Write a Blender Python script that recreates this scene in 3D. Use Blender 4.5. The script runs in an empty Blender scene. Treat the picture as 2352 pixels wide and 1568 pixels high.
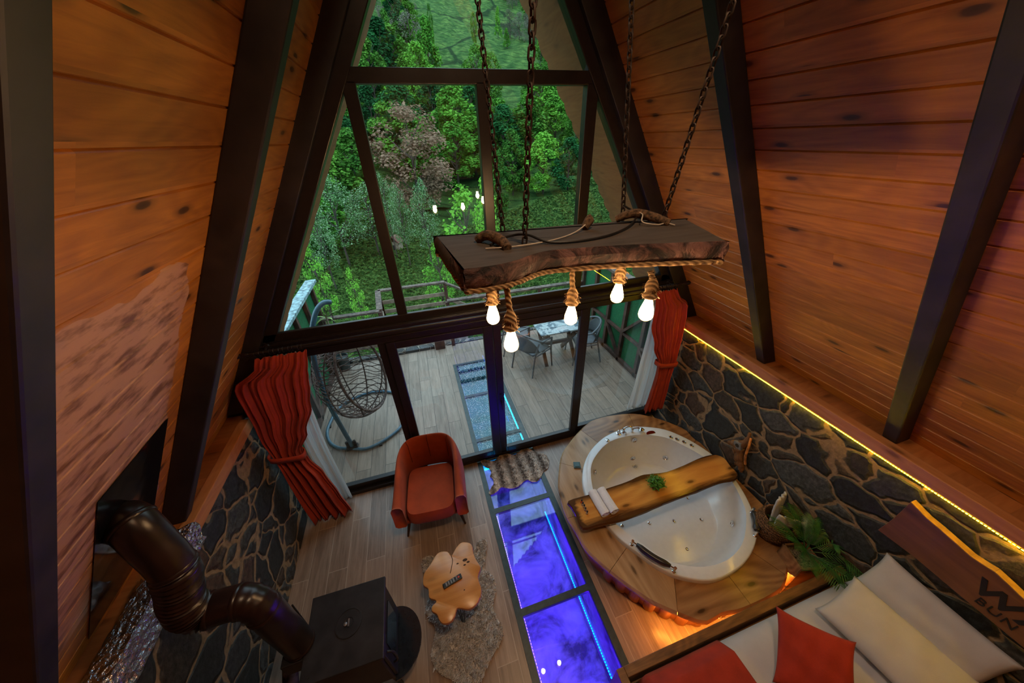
import bpy, bmesh, math, random
from mathutils import Vector, Matrix
from math import sin, cos, pi, radians, sqrt
random.seed(7)
SC = bpy.context.scene
COL = SC.collection
# ---------------- camera ----------------
cd = bpy.data.cameras.new('camera'); cam = bpy.data.objects.new('camera', cd); COL.objects.link(cam)
cd.sensor_width = 36.0; cd.sensor_fit = 'HORIZONTAL'; cd.lens = 741.87/2352*36
cd.clip_start = 0.05; cd.clip_end = 600
cam.matrix_world = Matrix(((0.9566434, 0.1774776, -0.2309437, -0.6059),
                           (-0.2899000, 0.5036200, -0.8138335, -2.8902),
                           (-0.0281294, 0.8454990, 0.5332355, 3.6855), (0, 0, 0, 1)))
SC.camera = cam
# ---------------- world, exposure ----------------
w = bpy.data.worlds.new('world'); SC.world = w; w.use_nodes = True
wn = w.node_tree.nodes; wl = w.node_tree.links
bg = wn['Background']
tc = wn.new('ShaderNodeTexCoord'); sx = wn.new('ShaderNodeSeparateXYZ'); cr = wn.new('ShaderNodeValToRGB')
wl.new(tc.outputs['Generated'], sx.inputs[0]); wl.new(sx.outputs['Z'], cr.inputs[0]); wl.new(cr.outputs[0], bg.inputs[0])
cr.color_ramp.elements[0].color = (0.56, 0.71, 0.74, 1); cr.color_ramp.elements[1].color = (0.46, 0.63, 0.80, 1)
bg.inputs[1].default_value = 3.9
SC.view_settings.view_transform = 'Standard'; SC.view_settings.look = 'None'
SC.view_settings.exposure = 0.0; SC.view_settings.gamma = 1.0; SC.view_settings.use_curve_mapping = False
SC.cycles.use_denoising = True
SC.cycles.max_bounces = 7; SC.cycles.diffuse_bounces = 3; SC.cycles.glossy_bounces = 3
SC.cycles.transparent_max_bounces = 12; SC.cycles.transmission_bounces = 4
SC.cycles.sample_clamp_indirect = 6.0; SC.cycles.caustics_reflective = False; SC.cycles.caustics_refractive = False
BULB_L = 225.0
def area(name, loc, rot, size, power, col):
    l = bpy.data.lights.new(name, 'AREA'); l.shape = 'DISK'; l.size = size; l.energy = power; l.color = col
    o = bpy.data.objects.new(name, l); SC.collection.objects.link(o); o.location = loc; o.rotation_euler = rot; return o
area('added_ridge_fill', (.06, -2.7, 5.62), (0, 0, 0), .35, 44, (1.0, .70, .42))  # unseen fill light, added to lift the upper walls and slab top
# ---------------- measured outlines (metres) ----------------
PLAT = [(0.469,-0.878),(0.586,-0.655),(0.681,-0.51),(0.838,-0.384),(1.041,-0.248),(1.29,-0.125),(1.566,-0.116),(1.856,-0.169),(2.0,-0.232),(2.175,-0.377),(2.306,-0.533),(2.388,-0.681),(2.362,-0.837),(2.42,-0.921)]
PLAT2 = [(2.443,-1.719),(2.245,-2.134),(2.064,-2.267),(1.863,-2.366),(1.445,-2.375),(1.33,-2.357),(1.236,-2.347),(1.151,-2.36),(1.085,-2.354),(1.029,-2.322),(0.972,-2.275),(0.886,-2.208),(0.76,-2.095),(0.687,-1.996),(0.611,-1.892),(0.537,-1.772),(0.465,-1.635),(0.437,-1.545),(0.432,-1.402),(0.405,-1.224),(0.441,-0.998)]
RIMO = [(0.71,-0.961),(0.831,-0.761),(1.032,-0.584),(1.309,-0.458),(1.631,-0.422),(1.84,-0.47),(2.079,-0.597),(2.24,-0.803),(2.342,-1.048),(2.365,-1.241),(2.333,-1.468),(2.262,-1.677),(2.145,-1.878),(2.033,-1.987),(1.849,-2.09),(1.649,-2.15),(1.424,-2.167),(1.266,-2.14),(1.077,-2.046),(0.958,-1.932),(0.859,-1.775),(0.771,-1.627),(0.719,-1.452),(0.674,-1.33),(0.665,-1.162)]
RIMI = [(0.837,-0.885),(0.914,-0.767),(1.051,-0.659),(1.248,-0.561),(1.471,-0.536),(1.757,-0.586),(1.991,-0.708),(2.098,-0.841),(2.22,-1.064),(2.271,-1.251),(2.303,-1.382),(2.289,-1.491),(2.206,-1.675),(2.128,-1.796),(1.973,-1.926),(1.828,-2.018),(1.647,-2.076),(1.477,-2.084),(1.302,-2.053),(1.136,-1.976),(1.012,-1.862),(0.93,-1.719),(0.824,-1.545),(0.769,-1.423),(0.742,-1.255),(0.758,-1.087)]
BOARD = [(0.445,-1.154),(0.661,-1.156),(0.922,-1.152),(1.137,-1.149),(1.335,-1.129),(1.437,-1.143),(1.637,-1.179),(1.901,-1.165),(2.145,-1.141),(2.315,-1.158),(2.381,-1.229),(2.362,-1.336),(2.353,-1.431),(2.27,-1.48),(2.081,-1.455),(1.841,-1.467),(1.635,-1.47),(1.435,-1.473),(1.218,-1.484),(1.008,-1.494),(0.813,-1.492),(0.62,-1.468),(0.457,-1.452),(0.455,-1.333),(0.45,-1.229)]
CTAB = [(-0.76,-1.24),(-0.706,-1.202),(-0.651,-1.212),(-0.608,-1.249),(-0.607,-1.327),(-0.59,-1.4),(-0.568,-1.464),(-0.607,-1.535),(-0.596,-1.624),(-0.618,-1.68),(-0.663,-1.721),(-0.722,-1.733),(-0.774,-1.71),(-0.814,-1.698),(-0.841,-1.742),(-0.879,-1.77),(-0.932,-1.764),(-0.962,-1.732),(-0.978,-1.687),(-1.016,-1.652),(-1.006,-1.62),(-0.977,-1.605),(-0.982,-1.585),(-1.028,-1.552),(-1.03,-1.488),(-1.07,-1.443),(-1.057,-1.359),(-1.001,-1.306),(-0.924,-1.227),(-0.839,-1.238),(-0.806,-1.287)]
FUR = [(-1.123,-1.052),(-1.095,-1.019),(-1.026,-1.024),(-0.986,-1.062),(-0.847,-1.139),(-0.659,-1.165),(-0.569,-1.074),(-0.522,-1.026),(-0.457,-1.028),(-0.446,-1.086),(-0.507,-1.247),(-0.517,-1.332),(-0.457,-1.405),(-0.458,-1.523),(-0.507,-1.605),(-0.518,-1.682),(-0.48,-1.808),(-0.502,-1.885),(-0.605,-1.966),(-0.677,-2.028),(-0.739,-2.088),(-0.88,-2.076),(-0.926,-2.023),(-1.032,-1.949),(-1.086,-1.87),(-1.096,-1.791),(-1.073,-1.73),(-1.049,-1.63),(-1.121,-1.493),(-1.092,-1.422),(-1.043,-1.31),(-1.12,-1.141)]
MAT = [(-0.292,-0.036),(-0.277,-0.011),(-0.235,-0.028),(-0.192,-0.057),(-0.137,-0.083),(-0.092,-0.079),(-0.03,-0.031),(0.018,-0.019),(0.095,-0.037),(0.166,-0.078),(0.237,-0.056),(0.329,-0.011),(0.387,-0.034),(0.48,-0.14),(0.56,-0.185),(0.593,-0.265),(0.577,-0.342),(0.524,-0.418),(0.465,-0.441),(0.406,-0.497),(0.351,-0.546),(0.294,-0.554),(0.25,-0.53),(0.214,-0.495),(0.163,-0.505),(0.112,-0.534),(0.054,-0.553),(-0.025,-0.547),(-0.125,-0.495),(-0.18,-0.528),(-0.254,-0.553),(-0.292,-0.529),(-0.283,-0.501),(-0.238,-0.446),(-0.208,-0.417),(-0.202,-0.347),(-0.226,-0.299),(-0.197,-0.253),(-0.21,-0.186),(-0.268,-0.121)]
SLAB = [(-0.505,-1.249),(-0.185,-1.267),(0.164,-1.288),(0.502,-1.328),(0.803,-1.419),(0.656,-1.823),(0.531,-1.793),(0.262,-1.723),(-0.017,-1.676),(-0.133,-1.68),(-0.264,-1.745),(-0.37,-1.766),(-0.459,-1.761),(-0.474,-1.661)]
HEAD = [(-2.421,1.098),(-2.431,1.258),(-2.431,1.371),(-2.43,1.476),(-2.53,1.441),(-2.6,1.431),(-2.69,1.413),(-2.755,1.399),(-2.81,1.404),(-2.848,1.411),(-2.911,1.395),(-2.977,1.375),(-3.121,1.096),(-3.033,1.098),(-2.845,1.102),(-2.623,1.113)]
PANEL = [[-2.006,-1.208,2.502],[-2.009,-1.691,2.498],[-2.492,-1.71,1.696]]
PIPE = [[-1.828,-1.732,0.846],[-1.832,-1.727,1.029],[-1.83,-1.729,1.195],[-1.831,-1.725,1.37],[-1.851,-1.713,1.455],[-1.905,-1.694,1.498],[-1.988,-1.689,1.507],[-2.071,-1.688,1.51],[-2.12,-1.696,1.552],[-2.115,-1.698,1.663],[-2.072,-1.689,1.789],[-2.03,-1.683,1.911],[-2.033,-1.661,1.999],[-2.062,-1.627,2.095],[-2.089,-1.595,2.188],[-2.131,-1.561,2.222],[-2.231,-1.518,2.169],[-2.367,-1.458,2.071]]
CHAIN = [([-0.175,-1.271,3.29],[-0.175,-1.016,4.18]),([-0.15,-1.537,3.29],[-0.15,-1.634,4.025]),([0.494,-1.3,3.29],[0.494,-1.131,4.182]),([0.626,-1.452,3.29],[0.626,-1.575,4.076])]
BULB = [[-0.302,-1.488,2.957],[-0.284,-1.743,2.95],[0.069,-1.601,2.944],[0.338,-1.574,3.009],[0.318,-1.831,3.039]]
JETB = [[1.607, -0.679, 0.065], [1.981, -0.828, 0.115], [1.598, -0.756, -0.021], [0.992, -0.775, 0.185], [1.658, -0.578, 0.32], [2.069, -1.76, 0.148]]
JETS = [[1.018, -1.365, -0.022], [1.318, -1.431, -0.021], [1.591, -1.493, -0.021], [1.886, -1.572, -0.02], [1.646, -1.264, -0.021], [1.93, -1.321, -0.021], [1.519, -1.777, -0.021]]
TREES = [('fan_bare',5.76,88,25.64,3.59,'bare'),('bright_tall',6.19,62,18.83,2.32,'cone'),('lighter_below',3.61,52,14.33,2.14,'cone'),('bigdark_left',-0.7,58,17.26,3.63,'oval'),('bigdark_left2',-2.2,50,13.78,2.4,'oval'),('left_yellowish',0.86,66,20.04,1.53,'oval'),('round_mid',13.05,60,15.51,2.1,'round'),('round_mid2',14.62,58,14.37,1.66,'round'),('slender_yellow',30.44,110,32.51,0.98,'cone'),('slender2',29.8,100,26.25,0.97,'cone'),('grey1',34.34,112,32.92,2.24,'oval'),('grey2',35.7,108,31.37,2.07,'oval'),('grey3',37.05,104,29.77,1.91,'oval'),('upperright1',30.45,78,20.6,1.77,'oval'),('ur2',34.58,84,23.41,1.61,'round'),('ur3',31.62,72,18.97,1.42,'oval'),('ur4',30.53,66,16.08,1.57,'oval'),('smallhill',22.82,105,29.96,0.76,'round'),('smallhill2',12.17,105,31.0,0.64,'round'),('brown',0.28,27,5.98,2.85,'brown'),('light_big',5.24,36,8.24,2.63,'oval'),('dark_behind',0.16,38,8.61,2.66,'oval'),('dark_behind2',3.86,42,9.3,2.21,'oval'),('dark_left3',-2.61,40,8.32,2.05,'oval'),('r1',9.4,34,5.65,1.1,'cone'),('r2',13.8,38,7.61,1.93,'oval'),('r3',18.62,44,7.88,1.11,'cone'),('r4',18.97,40,8.59,1.79,'oval'),('r5',15.71,30,6.84,1.22,'oval'),('r6',8.73,28,4.18,1.34,'oval'),('r7',10.87,26,4.09,1.65,'oval'),('r8',12.25,24,3.45,1.4,'dark'),('r9',6.3,24,2.79,1.02,'oval'),('r10',15.68,26,3.05,0.95,'dark'),('l1',-3.98,26,4.42,2.12,'oval'),('l2',-4.62,18,2.36,1.34,'blossom'),('l3',-3.06,20,1.67,1.37,'blossom'),('l4',-5.16,34,6.19,1.78,'dark'),('b1',-1.14,17,1.84,0.62,'blossom'),('b2',0.08,16,2.07,0.71,'blossom'),('b3',-1.9,19,2.25,0.66,'blossom'),('l5',-4.78,14,1.83,0.71,'blossom'),('near1',1.26,9.5,2.27,1.01,'sapling'),('near2',0.0,8,0.83,0.53,'sapling'),('near3',-2.79,8,0.31,0.29,'sapling'),('near4',-3.86,8.5,1.12,0.43,'sapling'),('near5',2.4,11,2.51,0.56,'sapling')]
# ---------------- helpers ----------------
def tag(o, label=None, cat=None, group=None, kind=None):
    if label: o['label'] = label
    if cat: o['category'] = cat
    if group: o['group'] = group
    if kind: o['kind'] = kind
    return o
def empty(name, loc=(0, 0, 0), rz=0.0, label=None, cat=None, group=None):
    o = bpy.data.objects.new(name, None); COL.objects.link(o)
    o.location = loc; o.rotation_euler = (0, 0, rz); o.empty_display_size = 0.1
    return tag(o, label, cat, group)
def smooth(me, ang=40):
    for p in me.polygons: p.use_smooth = True
    try: me.set_sharp_from_angle(angle=radians(ang))
    except Exception: pass
class MB:
    def __init__(s): s.v = []; s.f = []
    def add(s, vs, fs):
        n = len(s.v); s.v += [tuple(v) for v in vs]; s.f += [tuple(i+n for i in f) for f in fs]; return s
    def box(s, x0, x1, y0, y1, z0, z1, M=None):
        vs = [Vector(p) for p in ((x0,y0,z0),(x1,y0,z0),(x1,y1,z0),(x0,y1,z0),(x0,y0,z1),(x1,y0,z1),(x1,y1,z1),(x0,y1,z1))]
        if M: vs = [M @ v for v in vs]
        return s.add(vs, [(0,3,2,1),(4,5,6,7),(0,1,5,4),(1,2,6,5),(2,3,7,6),(3,0,4,7)])
    def beam(s, a, b, w, h, up=(0,0,1)):
        a = Vector(a); b = Vector(b); d = b-a; L = d.length; d.normalize(); up = Vector(up)
        if abs(d.dot(up)) > .98: up = Vector((0,1,0))
        r = d.cross(up).normalized(); u = r.cross(d).normalized()
        M = Matrix(((d.x,r.x,u.x,a.x),(d.y,r.y,u.y,a.y),(d.z,r.z,u.z,a.z),(0,0,0,1)))
        return s.box(0, L, -w/2, w/2, -h/2, h/2, M)
    def prism(s, pts, z0, z1, f=None):
        n = len(pts); vs = [(x,y,z0) for x,y in pts]+[(x,y,z1) for x,y in pts]
        if f: vs = [f(*v) for v in vs]
        A = sum(pts[i][0]*pts[(i+1)%n][1]-pts[(i+1)%n][0]*pts[i][1] for i in range(n))
        fs = [tuple(range(n-1,-1,-1)), tuple(range(n,2*n))]+[(i,(i+1)%n,(i+1)%n+n,i+n) for i in range(n)]
        if A < 0: fs = [tuple(reversed(q)) for q in fs]
        return s.add(vs, fs)
    def tube(s, path, r, seg=8, caps=True, closed=False):
        P = [Vector(p) for p in path]; n = len(P)
        R = r if isinstance(r, (list, tuple)) else [r]*n
        vs = []; fs = []; u = None
        for i, p in enumerate(P):
            if closed: t = P[(i+1)%n]-P[i-1]
            else: t = P[min(i+1,n-1)]-P[max(i-1,0)]
            if t.length < 1e-9: t = Vector((0,0,1))
            t.normalize()
            if u is None: u = t.orthogonal().normalized()
            else:
                u = u-t*u.dot(t)
                u = u.normalized() if u.length > 1e-6 else t.orthogonal().normalized()
            b = t.cross(u)
            for k in range(seg):
                a = 2*pi*k/seg; vs.append(p+(u*cos(a)+b*sin(a))*R[i])
        m = n if closed else n-1
        for i in range(m):
            for k in range(seg):
                j = (i+1)%n
                fs.append((i*seg+k, i*seg+(k+1)%seg, j*seg+(k+1)%seg, j*seg+k))
        if caps and not closed:
            fs.append(tuple(range(seg-1,-1,-1))); fs.append(tuple((n-1)*seg+k for k in range(seg)))
        return s.add(vs, fs)
    def lathe(s, prof, seg=20, M=None):
        vs = []; fs = []; n = len(prof)
        for r, z in prof:
            for k in range(seg): vs.append(Vector((r*cos(2*pi*k/seg), r*sin(2*pi*k/seg), z)))
        if M: vs = [M @ v for v in vs]
        for i in range(n-1):
            for k in range(seg): fs.append((i*seg+k, i*seg+(k+1)%seg, (i+1)*seg+(k+1)%seg, (i+1)*seg+k))
        fs.append(tuple(range(seg-1,-1,-1))); fs.append(tuple((n-1)*seg+k for k in range(seg)))
        return s.add(vs, fs)
    def grid(s, fn, nu, nv, cu=False, cv=False):
        vs = [fn(i/(nu if cu else nu-1), j/(nv if cv else nv-1)) for i in range(nu) for j in range(nv)]
        fs = []
        for i in range(nu if cu else nu-1):
            for j in range(nv if cv else nv-1):
                a = i; b = (i+1)%nu; c = j; d = (j+1)%nv
                fs.append((a*nv+c, b*nv+c, b*nv+d, a*nv+d))
        return s.add(vs, fs)
    def build(s, name, m, parent=None, sm=False, bevel=0, solid=0, subsurf=0, loc=None, ang=40):
        me = bpy.data.meshes.new(name); me.from_pydata(s.v, [], s.f); me.update()
        if sm: smooth(me, ang)
        o = bpy.data.objects.new(name, me); COL.objects.link(o)
        if m is not None: me.materials.append(m)
        if parent: o.parent = parent
        if loc: o.location = loc
        if solid:
            d = o.modifiers.new('s', 'SOLIDIFY'); d.thickness = solid; d.offset = 0
        if bevel:
            d = o.modifiers.new('b', 'BEVEL'); d.width = bevel; d.segments = 2; d.limit_method = 'ANGLE'; d.angle_limit = radians(40)
        if subsurf:
            d = o.modifiers.new('u', 'SUBSURF'); d.levels = subsurf; d.render_levels = subsurf
        return o
def W(o):
    b = Matrix.LocRotScale(o.location, o.rotation_euler, o.scale)
    return W(o.parent) @ o.matrix_parent_inverse @ b if o.parent else b
def attach(o, p): o.parent = p; o.matrix_parent_inverse = W(p).inverted(); return o
def struct(o): o['kind'] = 'structure'; return o
def spline(pts, n=6, closed=False):
    P = [Vector(p) for p in pts]; out = []; m = len(P)
    for i in range(m if closed else m-1):
        if closed: a,b,c,d = P[i-1],P[i],P[(i+1)%m],P[(i+2)%m]
        else: a,b,c,d = P[max(i-1,0)],P[i],P[i+1],P[min(i+2,m-1)]
        for k in range(n):
            t = k/n
            out.append(0.5*((2*b)+(c-a)*t+(2*a-5*b+4*c-d)*t*t+(3*b-a-3*c+d)*t**3))
    if not closed: out.append(P[-1])
    return out
def spl2(pts, n=3): return [(p.x,p.y) for p in spline([(x,y,0) for x,y in pts], n, True)]
def slab(pts, z0, z1, taper=0.0, mid=0.0, f=None, nf=0.0):
    # live-edge slab: outline swells at mid height
    cx = sum(p[0] for p in pts)/len(pts); cy = sum(p[1] for p in pts)/len(pts)
    n = len(pts); m = MB(); rows = []
    A = sum(pts[i][0]*pts[(i+1)%n][1]-pts[(i+1)%n][0]*pts[i][1] for i in range(n))
    if A < 0: pts = list(reversed(pts))
    for t, off in ((0,-taper),(0.06,-taper+.002),(.35,mid*.7),(.65,mid),(.94,.0),(1,-.004)):
        row = []
        for i, p in enumerate(pts):
            a = Vector(pts[i-1]); b = Vector(pts[(i+1)%n]); d = (b-a)
            nrm = Vector((d.y,-d.x)).normalized() if d.length else Vector((0,0))
            k = off+(nf*random.uniform(-1,1) if 0 < t < .9 else 0)
            row.append((p[0]+nrm.x*k, p[1]+nrm.y*k, z0+(z1-z0)*t))
        rows.append(row)
    vs = [v for r in rows for v in r]
    fs = [tuple(range(n-1,-1,-1)), tuple((len(rows)-1)*n+i for i in range(n))]
    for r in range(len(rows)-1):
        for i in range(n): fs.append((r*n+i, r*n+(i+1)%n, (r+1)*n+(i+1)%n, (r+1)*n+i))
    m.add(vs, fs); return m
# ---------------- materials ----------------
class N:
    def __init__(s, name):
        s.m = bpy.data.materials.new(name); s.m.use_nodes = True; s.t = s.m.node_tree
        s.b = s.t.nodes['Principled BSDF']; s.out = s.t.nodes['Material Output']
    def n(s, kind, ins=None, **kw):
        x = s.t.nodes.new('ShaderNode'+kind)
        for k, v in kw.items(): setattr(x, k, v)
        for k, v in (ins or {}).items(): s.set(x.inputs[k], v)
        return x
    def set(s, inp, v):
        if isinstance(v, bpy.types.NodeSocket): s.t.links.new(v, inp)
        elif isinstance(v, bpy.types.Node): s.t.links.new(v.outputs[0], inp)
        else:
            if isinstance(v, (tuple, list)) and len(v) == 3 and inp.type == 'RGBA': v = (*v, 1)
            inp.default_value = v
    def P(s, **kw):
        for k, v in kw.items(): s.set(s.b.inputs[k.replace('_', ' ')], v)
        return s
    def math(s, op, a, b=0.0, c=0.0, clamp=False):
        x = s.n('Math', operation=op, use_clamp=clamp); s.set(x.inputs[0], a); s.set(x.inputs[1], b); s.set(x.inputs[2], c); return x.outputs[0]
    def mix(s, f, a, b, mode='MIX'):
        x = s.n('Mix', data_type='RGBA', blend_type=mode); s.set(x.inputs[0], f); s.set(x.inputs[6], a); s.set(x.inputs[7], b); return x.outputs[2]
    def ramp(s, f, *st):
        x = s.n('ValToRGB'); e = x.color_ramp.elements
        while len(e) < len(st): e.new(0.5)
        for i, (p, c) in enumerate(st):
            e[i].position = p; e[i].color = (*c, 1) if not isinstance(c, (int, float)) else (c, c, c, 1)
        s.set(x.inputs[0], f); return x.outputs[0]
    def obj(s, scale=(1,1,1), rot=(0,0,0), loc=(0,0,0)):
        t = s.n('TexCoord'); m = s.n('Mapping'); s.t.links.new(t.outputs['Object'], m.inputs[0])
        m.inputs['Scale'].default_value = scale; m.inputs['Rotation'].default_value = rot; m.inputs['Location'].default_value = loc
        return m.outputs[0]
    def noise(s, v, sc=5.0, det=4.0, rough=.55, dist=0.0):
        x = s.n('TexNoise'); s.set(x.inputs['Vector'], v); x.inputs['Scale'].default_value = sc
        x.inputs['Detail'].default_value = det; x.inputs['Roughness'].default_value = rough; x.inputs['Distortion'].default_value = dist
        return x.outputs[0]
    def bump(s, h, st=.3, d=.01):
        x = s.n('Bump'); s.set(x.inputs['Height'], h); x.inputs['Strength'].default_value = st; x.inputs['Distance'].default_value = d
        s.t.links.new(x.outputs[0], s.b.inputs['Normal']); return x.outputs[0]
def plain(name, col, rough=.5, metal=0.0, nz=0.06, sc=20.0, bump=0.0, **kw):
    k = N(name); v = k.obj(); f = k.noise(v, sc, 3)
    c1 = tuple(max(0, c*(1-nz*3)) for c in col); c2 = tuple(min(1, c*(1+nz*3)) for c in col)
    k.P(Base_Color=k.ramp(f, (.3, c1), (.7, c2)), Roughness=rough, Metallic=metal, **kw)
    if bump: k.bump(f, bump, .01)
    return k.m
def wood(name, c1, c2, axis='x', plank=0.0, plen=3.0, rough=.45, knots=1.0, dark=None, tone=.35, off=(0,0,0), gs=1.0, bump=.15, extra=None, ringw=.10):
    k = N(name)
    rot = {'x': (0,0,0), 'y': (0,0,-pi/2), 'z': (0,pi/2,0)}[axis]
    v = k.obj(rot=rot, loc=off)
    sp = k.n('SeparateXYZ'); k.set(sp.inputs[0], v); X, Y, Z = sp.outputs
    if plank:
        idx = k.math('FLOOR', k.math('DIVIDE', Y, plank))
        wn = k.n('TexWhiteNoise', noise_dimensions='1D'); k.set(wn.inputs['W'], idx)
        xo = k.math('MULTIPLY', wn.outputs[0], plen)
        i2 = k.math('FLOOR', k.math('DIVIDE', k.math('ADD', X, xo), plen))
        wn2 = k.n('TexWhiteNoise', noise_dimensions='2D'); cv = k.n('CombineXYZ'); k.set(cv.inputs[0], idx); k.set(cv.inputs[1], i2); k.set(wn2.inputs['Vector'], cv)
        rnd = wn2.outputs[0]
        Xs = k.math('ADD', X, k.math('MULTIPLY', rnd, 37.0)); Zs = k.math('ADD', Z, k.math('MULTIPLY', rnd, 91.0))
    else: rnd = 0.5; Xs = X; Zs = Z
    c = k.n('CombineXYZ'); k.set(c.inputs[0], k.math('MULTIPLY', Xs, .9*gs)); k.set(c.inputs[1], k.math('MULTIPLY', Y, 9.0*gs)); k.set(c.inputs[2], k.math('MULTIPLY', Zs, 9.0*gs))
    g = k.noise(c, 3.2, 6, .62, .9)
    c3 = k.n('CombineXYZ'); k.set(c3.inputs[0], k.math('MULTIPLY', Xs, 1.4*gs)); k.set(c3.inputs[1], k.math('MULTIPLY', Y, 5.0*gs)); k.set(c3.inputs[2], k.math('MULTIPLY', Zs, 5.0*gs))
    lowf = k.noise(c3, .8, 1.5, .4, .3)
    rings = k.math('ADD', k.math('MULTIPLY', k.math('SINE', k.math('MULTIPLY', lowf, 78.0)), .5), .5)
    big = k.noise(c3, 1.3, 2)
    fac = k.math('ADD', k.math('ADD', k.math('MULTIPLY', g, .60), k.math('MULTIPLY', rings, ringw)), k.math('MULTIPLY', big, .30))
    col = k.ramp(fac, (.22, c1), (.8, c2))
    if plank:
        br = k.math('ADD', k.math('MULTIPLY', rnd, tone), 1-tone*.5)
        col = k.mix(1.0, col, k.n('CombineColor', {0: br, 1: br, 2: br}), 'MULTIPLY')
    if knots:
        c2v = k.n('CombineXYZ'); k.set(c2v.inputs[0], k.math('MULTIPLY', Xs, 1.5)); k.set(c2v.inputs[1], k.math('MULTIPLY', k.math('ADD', k.math('ADD', Y, Z), k.math('MULTIPLY', g, .02)), 4.2))
        vo = k.n('TexVoronoi', feature='F1', voronoi_dimensions='2D'); k.set(vo.inputs['Vector'], c2v); vo.inputs['Scale'].default_value = 1.25
        kd = dark or tuple(x*.16 for x in c1)
        kf = k.ramp(vo.outputs['Distance'], (.0, 1.0), (.055, .9), (.085, .4), (.16, 0.0))
        kf = k.math('MULTIPLY', kf, k.math('GREATER_THAN', k.n('SeparateColor', {0: vo.outputs['Color']}).outputs[0], .30))
        col = k.mix(k.math('MULTIPLY', kf, .92*knots), col, kd)
    if extra: col = extra(k, col, X, Y, Z, g)
    k.P(Base_Color=col, Roughness=rough)
    if bump: k.bump(fac, bump, .004)
    return k.m
def emit(name, col, st):
    k = N(name); k.t.nodes.remove(k.b); e = k.n('Emission', {0: col, 1: st}); k.t.links.new(e.outputs[0], k.out.inputs[0]); return k.m
def schlick(k, spec=1.0):
    lw = k.n('LayerWeight'); p = k.math('POWER', lw.outputs['Facing'], 5.0)
    return k.math('MULTIPLY', k.math('ADD', k.math('MULTIPLY', p, .95), .045), spec, clamp=True)
def glass(name, tint=(1,1,1), spec=1.0, rough=0.0):
    k = N(name); k.t.nodes.remove(k.b)
    tr = k.n('BsdfTransparent', {0: tint}); gl = k.n('BsdfGlossy', {0: (1,1,1), 'Roughness': rough})
    mx = k.n('MixShader'); k.set(mx.inputs[0], schlick(k, spec))
    k.t.links.new(tr.outputs[0], mx.inputs[1]); k.t.links.new(gl.outputs[0], mx.inputs[2]); k.t.links.new(mx.outputs[0], k.out.inputs[0]); return k.m

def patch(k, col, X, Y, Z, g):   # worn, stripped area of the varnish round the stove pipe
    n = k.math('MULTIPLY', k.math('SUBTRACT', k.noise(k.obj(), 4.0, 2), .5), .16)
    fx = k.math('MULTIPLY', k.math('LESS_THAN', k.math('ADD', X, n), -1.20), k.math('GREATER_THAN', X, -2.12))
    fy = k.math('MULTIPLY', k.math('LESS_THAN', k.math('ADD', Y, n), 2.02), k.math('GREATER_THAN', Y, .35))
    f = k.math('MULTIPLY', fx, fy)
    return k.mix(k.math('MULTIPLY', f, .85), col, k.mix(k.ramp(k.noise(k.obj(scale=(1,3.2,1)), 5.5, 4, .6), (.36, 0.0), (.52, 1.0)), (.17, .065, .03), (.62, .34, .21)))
M = {}
PINE1, PINE2 = (.27, .080, .011), (.70, .285, .045)
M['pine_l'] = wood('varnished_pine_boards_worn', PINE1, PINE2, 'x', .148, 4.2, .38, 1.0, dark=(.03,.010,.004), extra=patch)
M['pine_r'] = wood('varnished_pine_boards', PINE1, PINE2, 'x', .13, 4.2, .38, 1.0, dark=(.03,.010,.004))
M['pine_s'] = wood('pine_shelf_slats', (.30,.09,.02), (.50,.20,.06), 'x', .09, 2.0, .5, .6)
M['pine_b'] = wood('pine_trim_board', (.36,.12,.035), (.58,.25,.09), 'y', 0, rough=.5, knots=.7)
M['beam'] = plain('dark_stained_beam', (.016, .012, .012), .55, nz=.2, sc=6, bump=.05)
M['frame'] = plain('dark_brown_frame', (.013, .009, .0085), .33, nz=.1, sc=30)
M['steel_t'] = plain('teal_grey_steel', (.022, .040, .042), .4, nz=.1)
M['glass'] = glass('window_glass', (.93,.97,.96), 1.0)
M['glassf'] = glass('floor_glass', (.90,.95,.97), .9, .0)
def floor_mat(name, phase, c1, c2, mort, rough):
    k = N(name)
    v = k.obj(rot=(0,0,-pi/2), loc=(0, 0, 0)); 
    sp = k.n('SeparateXYZ'); k.set(sp.inputs[0], v)
    yy = k.math('SUBTRACT', sp.outputs[1], phase)
    cb = k.n('CombineXYZ'); k.set(cb.inputs[0], k.math('ADD', sp.outputs[0], .37)); k.set(cb.inputs[1], yy)
    br = k.n('TexBrick', offset=.42, offset_frequency=2); k.set(br.inputs['Vector'], cb)
    br.inputs['Scale'].default_value = 1.0; br.inputs['Mortar Size'].default_value = .0028; br.inputs['Mortar Smooth'].default_value = .1
    br.inputs['Brick Width'].default_value = 1.18; br.inputs['Row Height'].default_value = .183; br.inputs['Bias'].default_value = 0.0
    k.set(br.inputs['Color1'], (0,0,0)); k.set(br.inputs['Color2'], (1,1,1)); k.set(br.inputs['Mortar'], (.5,.5,.5))
    c = k.n('CombineXYZ'); k.set(c.inputs[0], k.math('MULTIPLY', sp.outputs[0], .9)); k.set(c.inputs[1], k.math('MULTIPLY', sp.outputs[1], 11.0)); k.set(c.inputs[2], k.math('MULTIPLY', br.outputs[0], 60))
    g = k.noise(c, 2.6, 7, .65, .6); b = k.noise(k.obj(), 2.4, 4)
    f = k.math('ADD', k.math('MULTIPLY', g, .7), k.math('MULTIPLY', k.math('ADD', br.outputs[0], b), .17))
    col = k.ramp(f, (.28, c1), (.72, c2))
    col = k.mix(br.outputs['Fac'], col, mort)
    k.P(Base_Color=col, Roughness=rough); k.bump(k.math('SUBTRACT', k.math('MULTIPLY', g, .2), br.outputs['Fac']), .3, .003)
    return k.m
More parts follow.
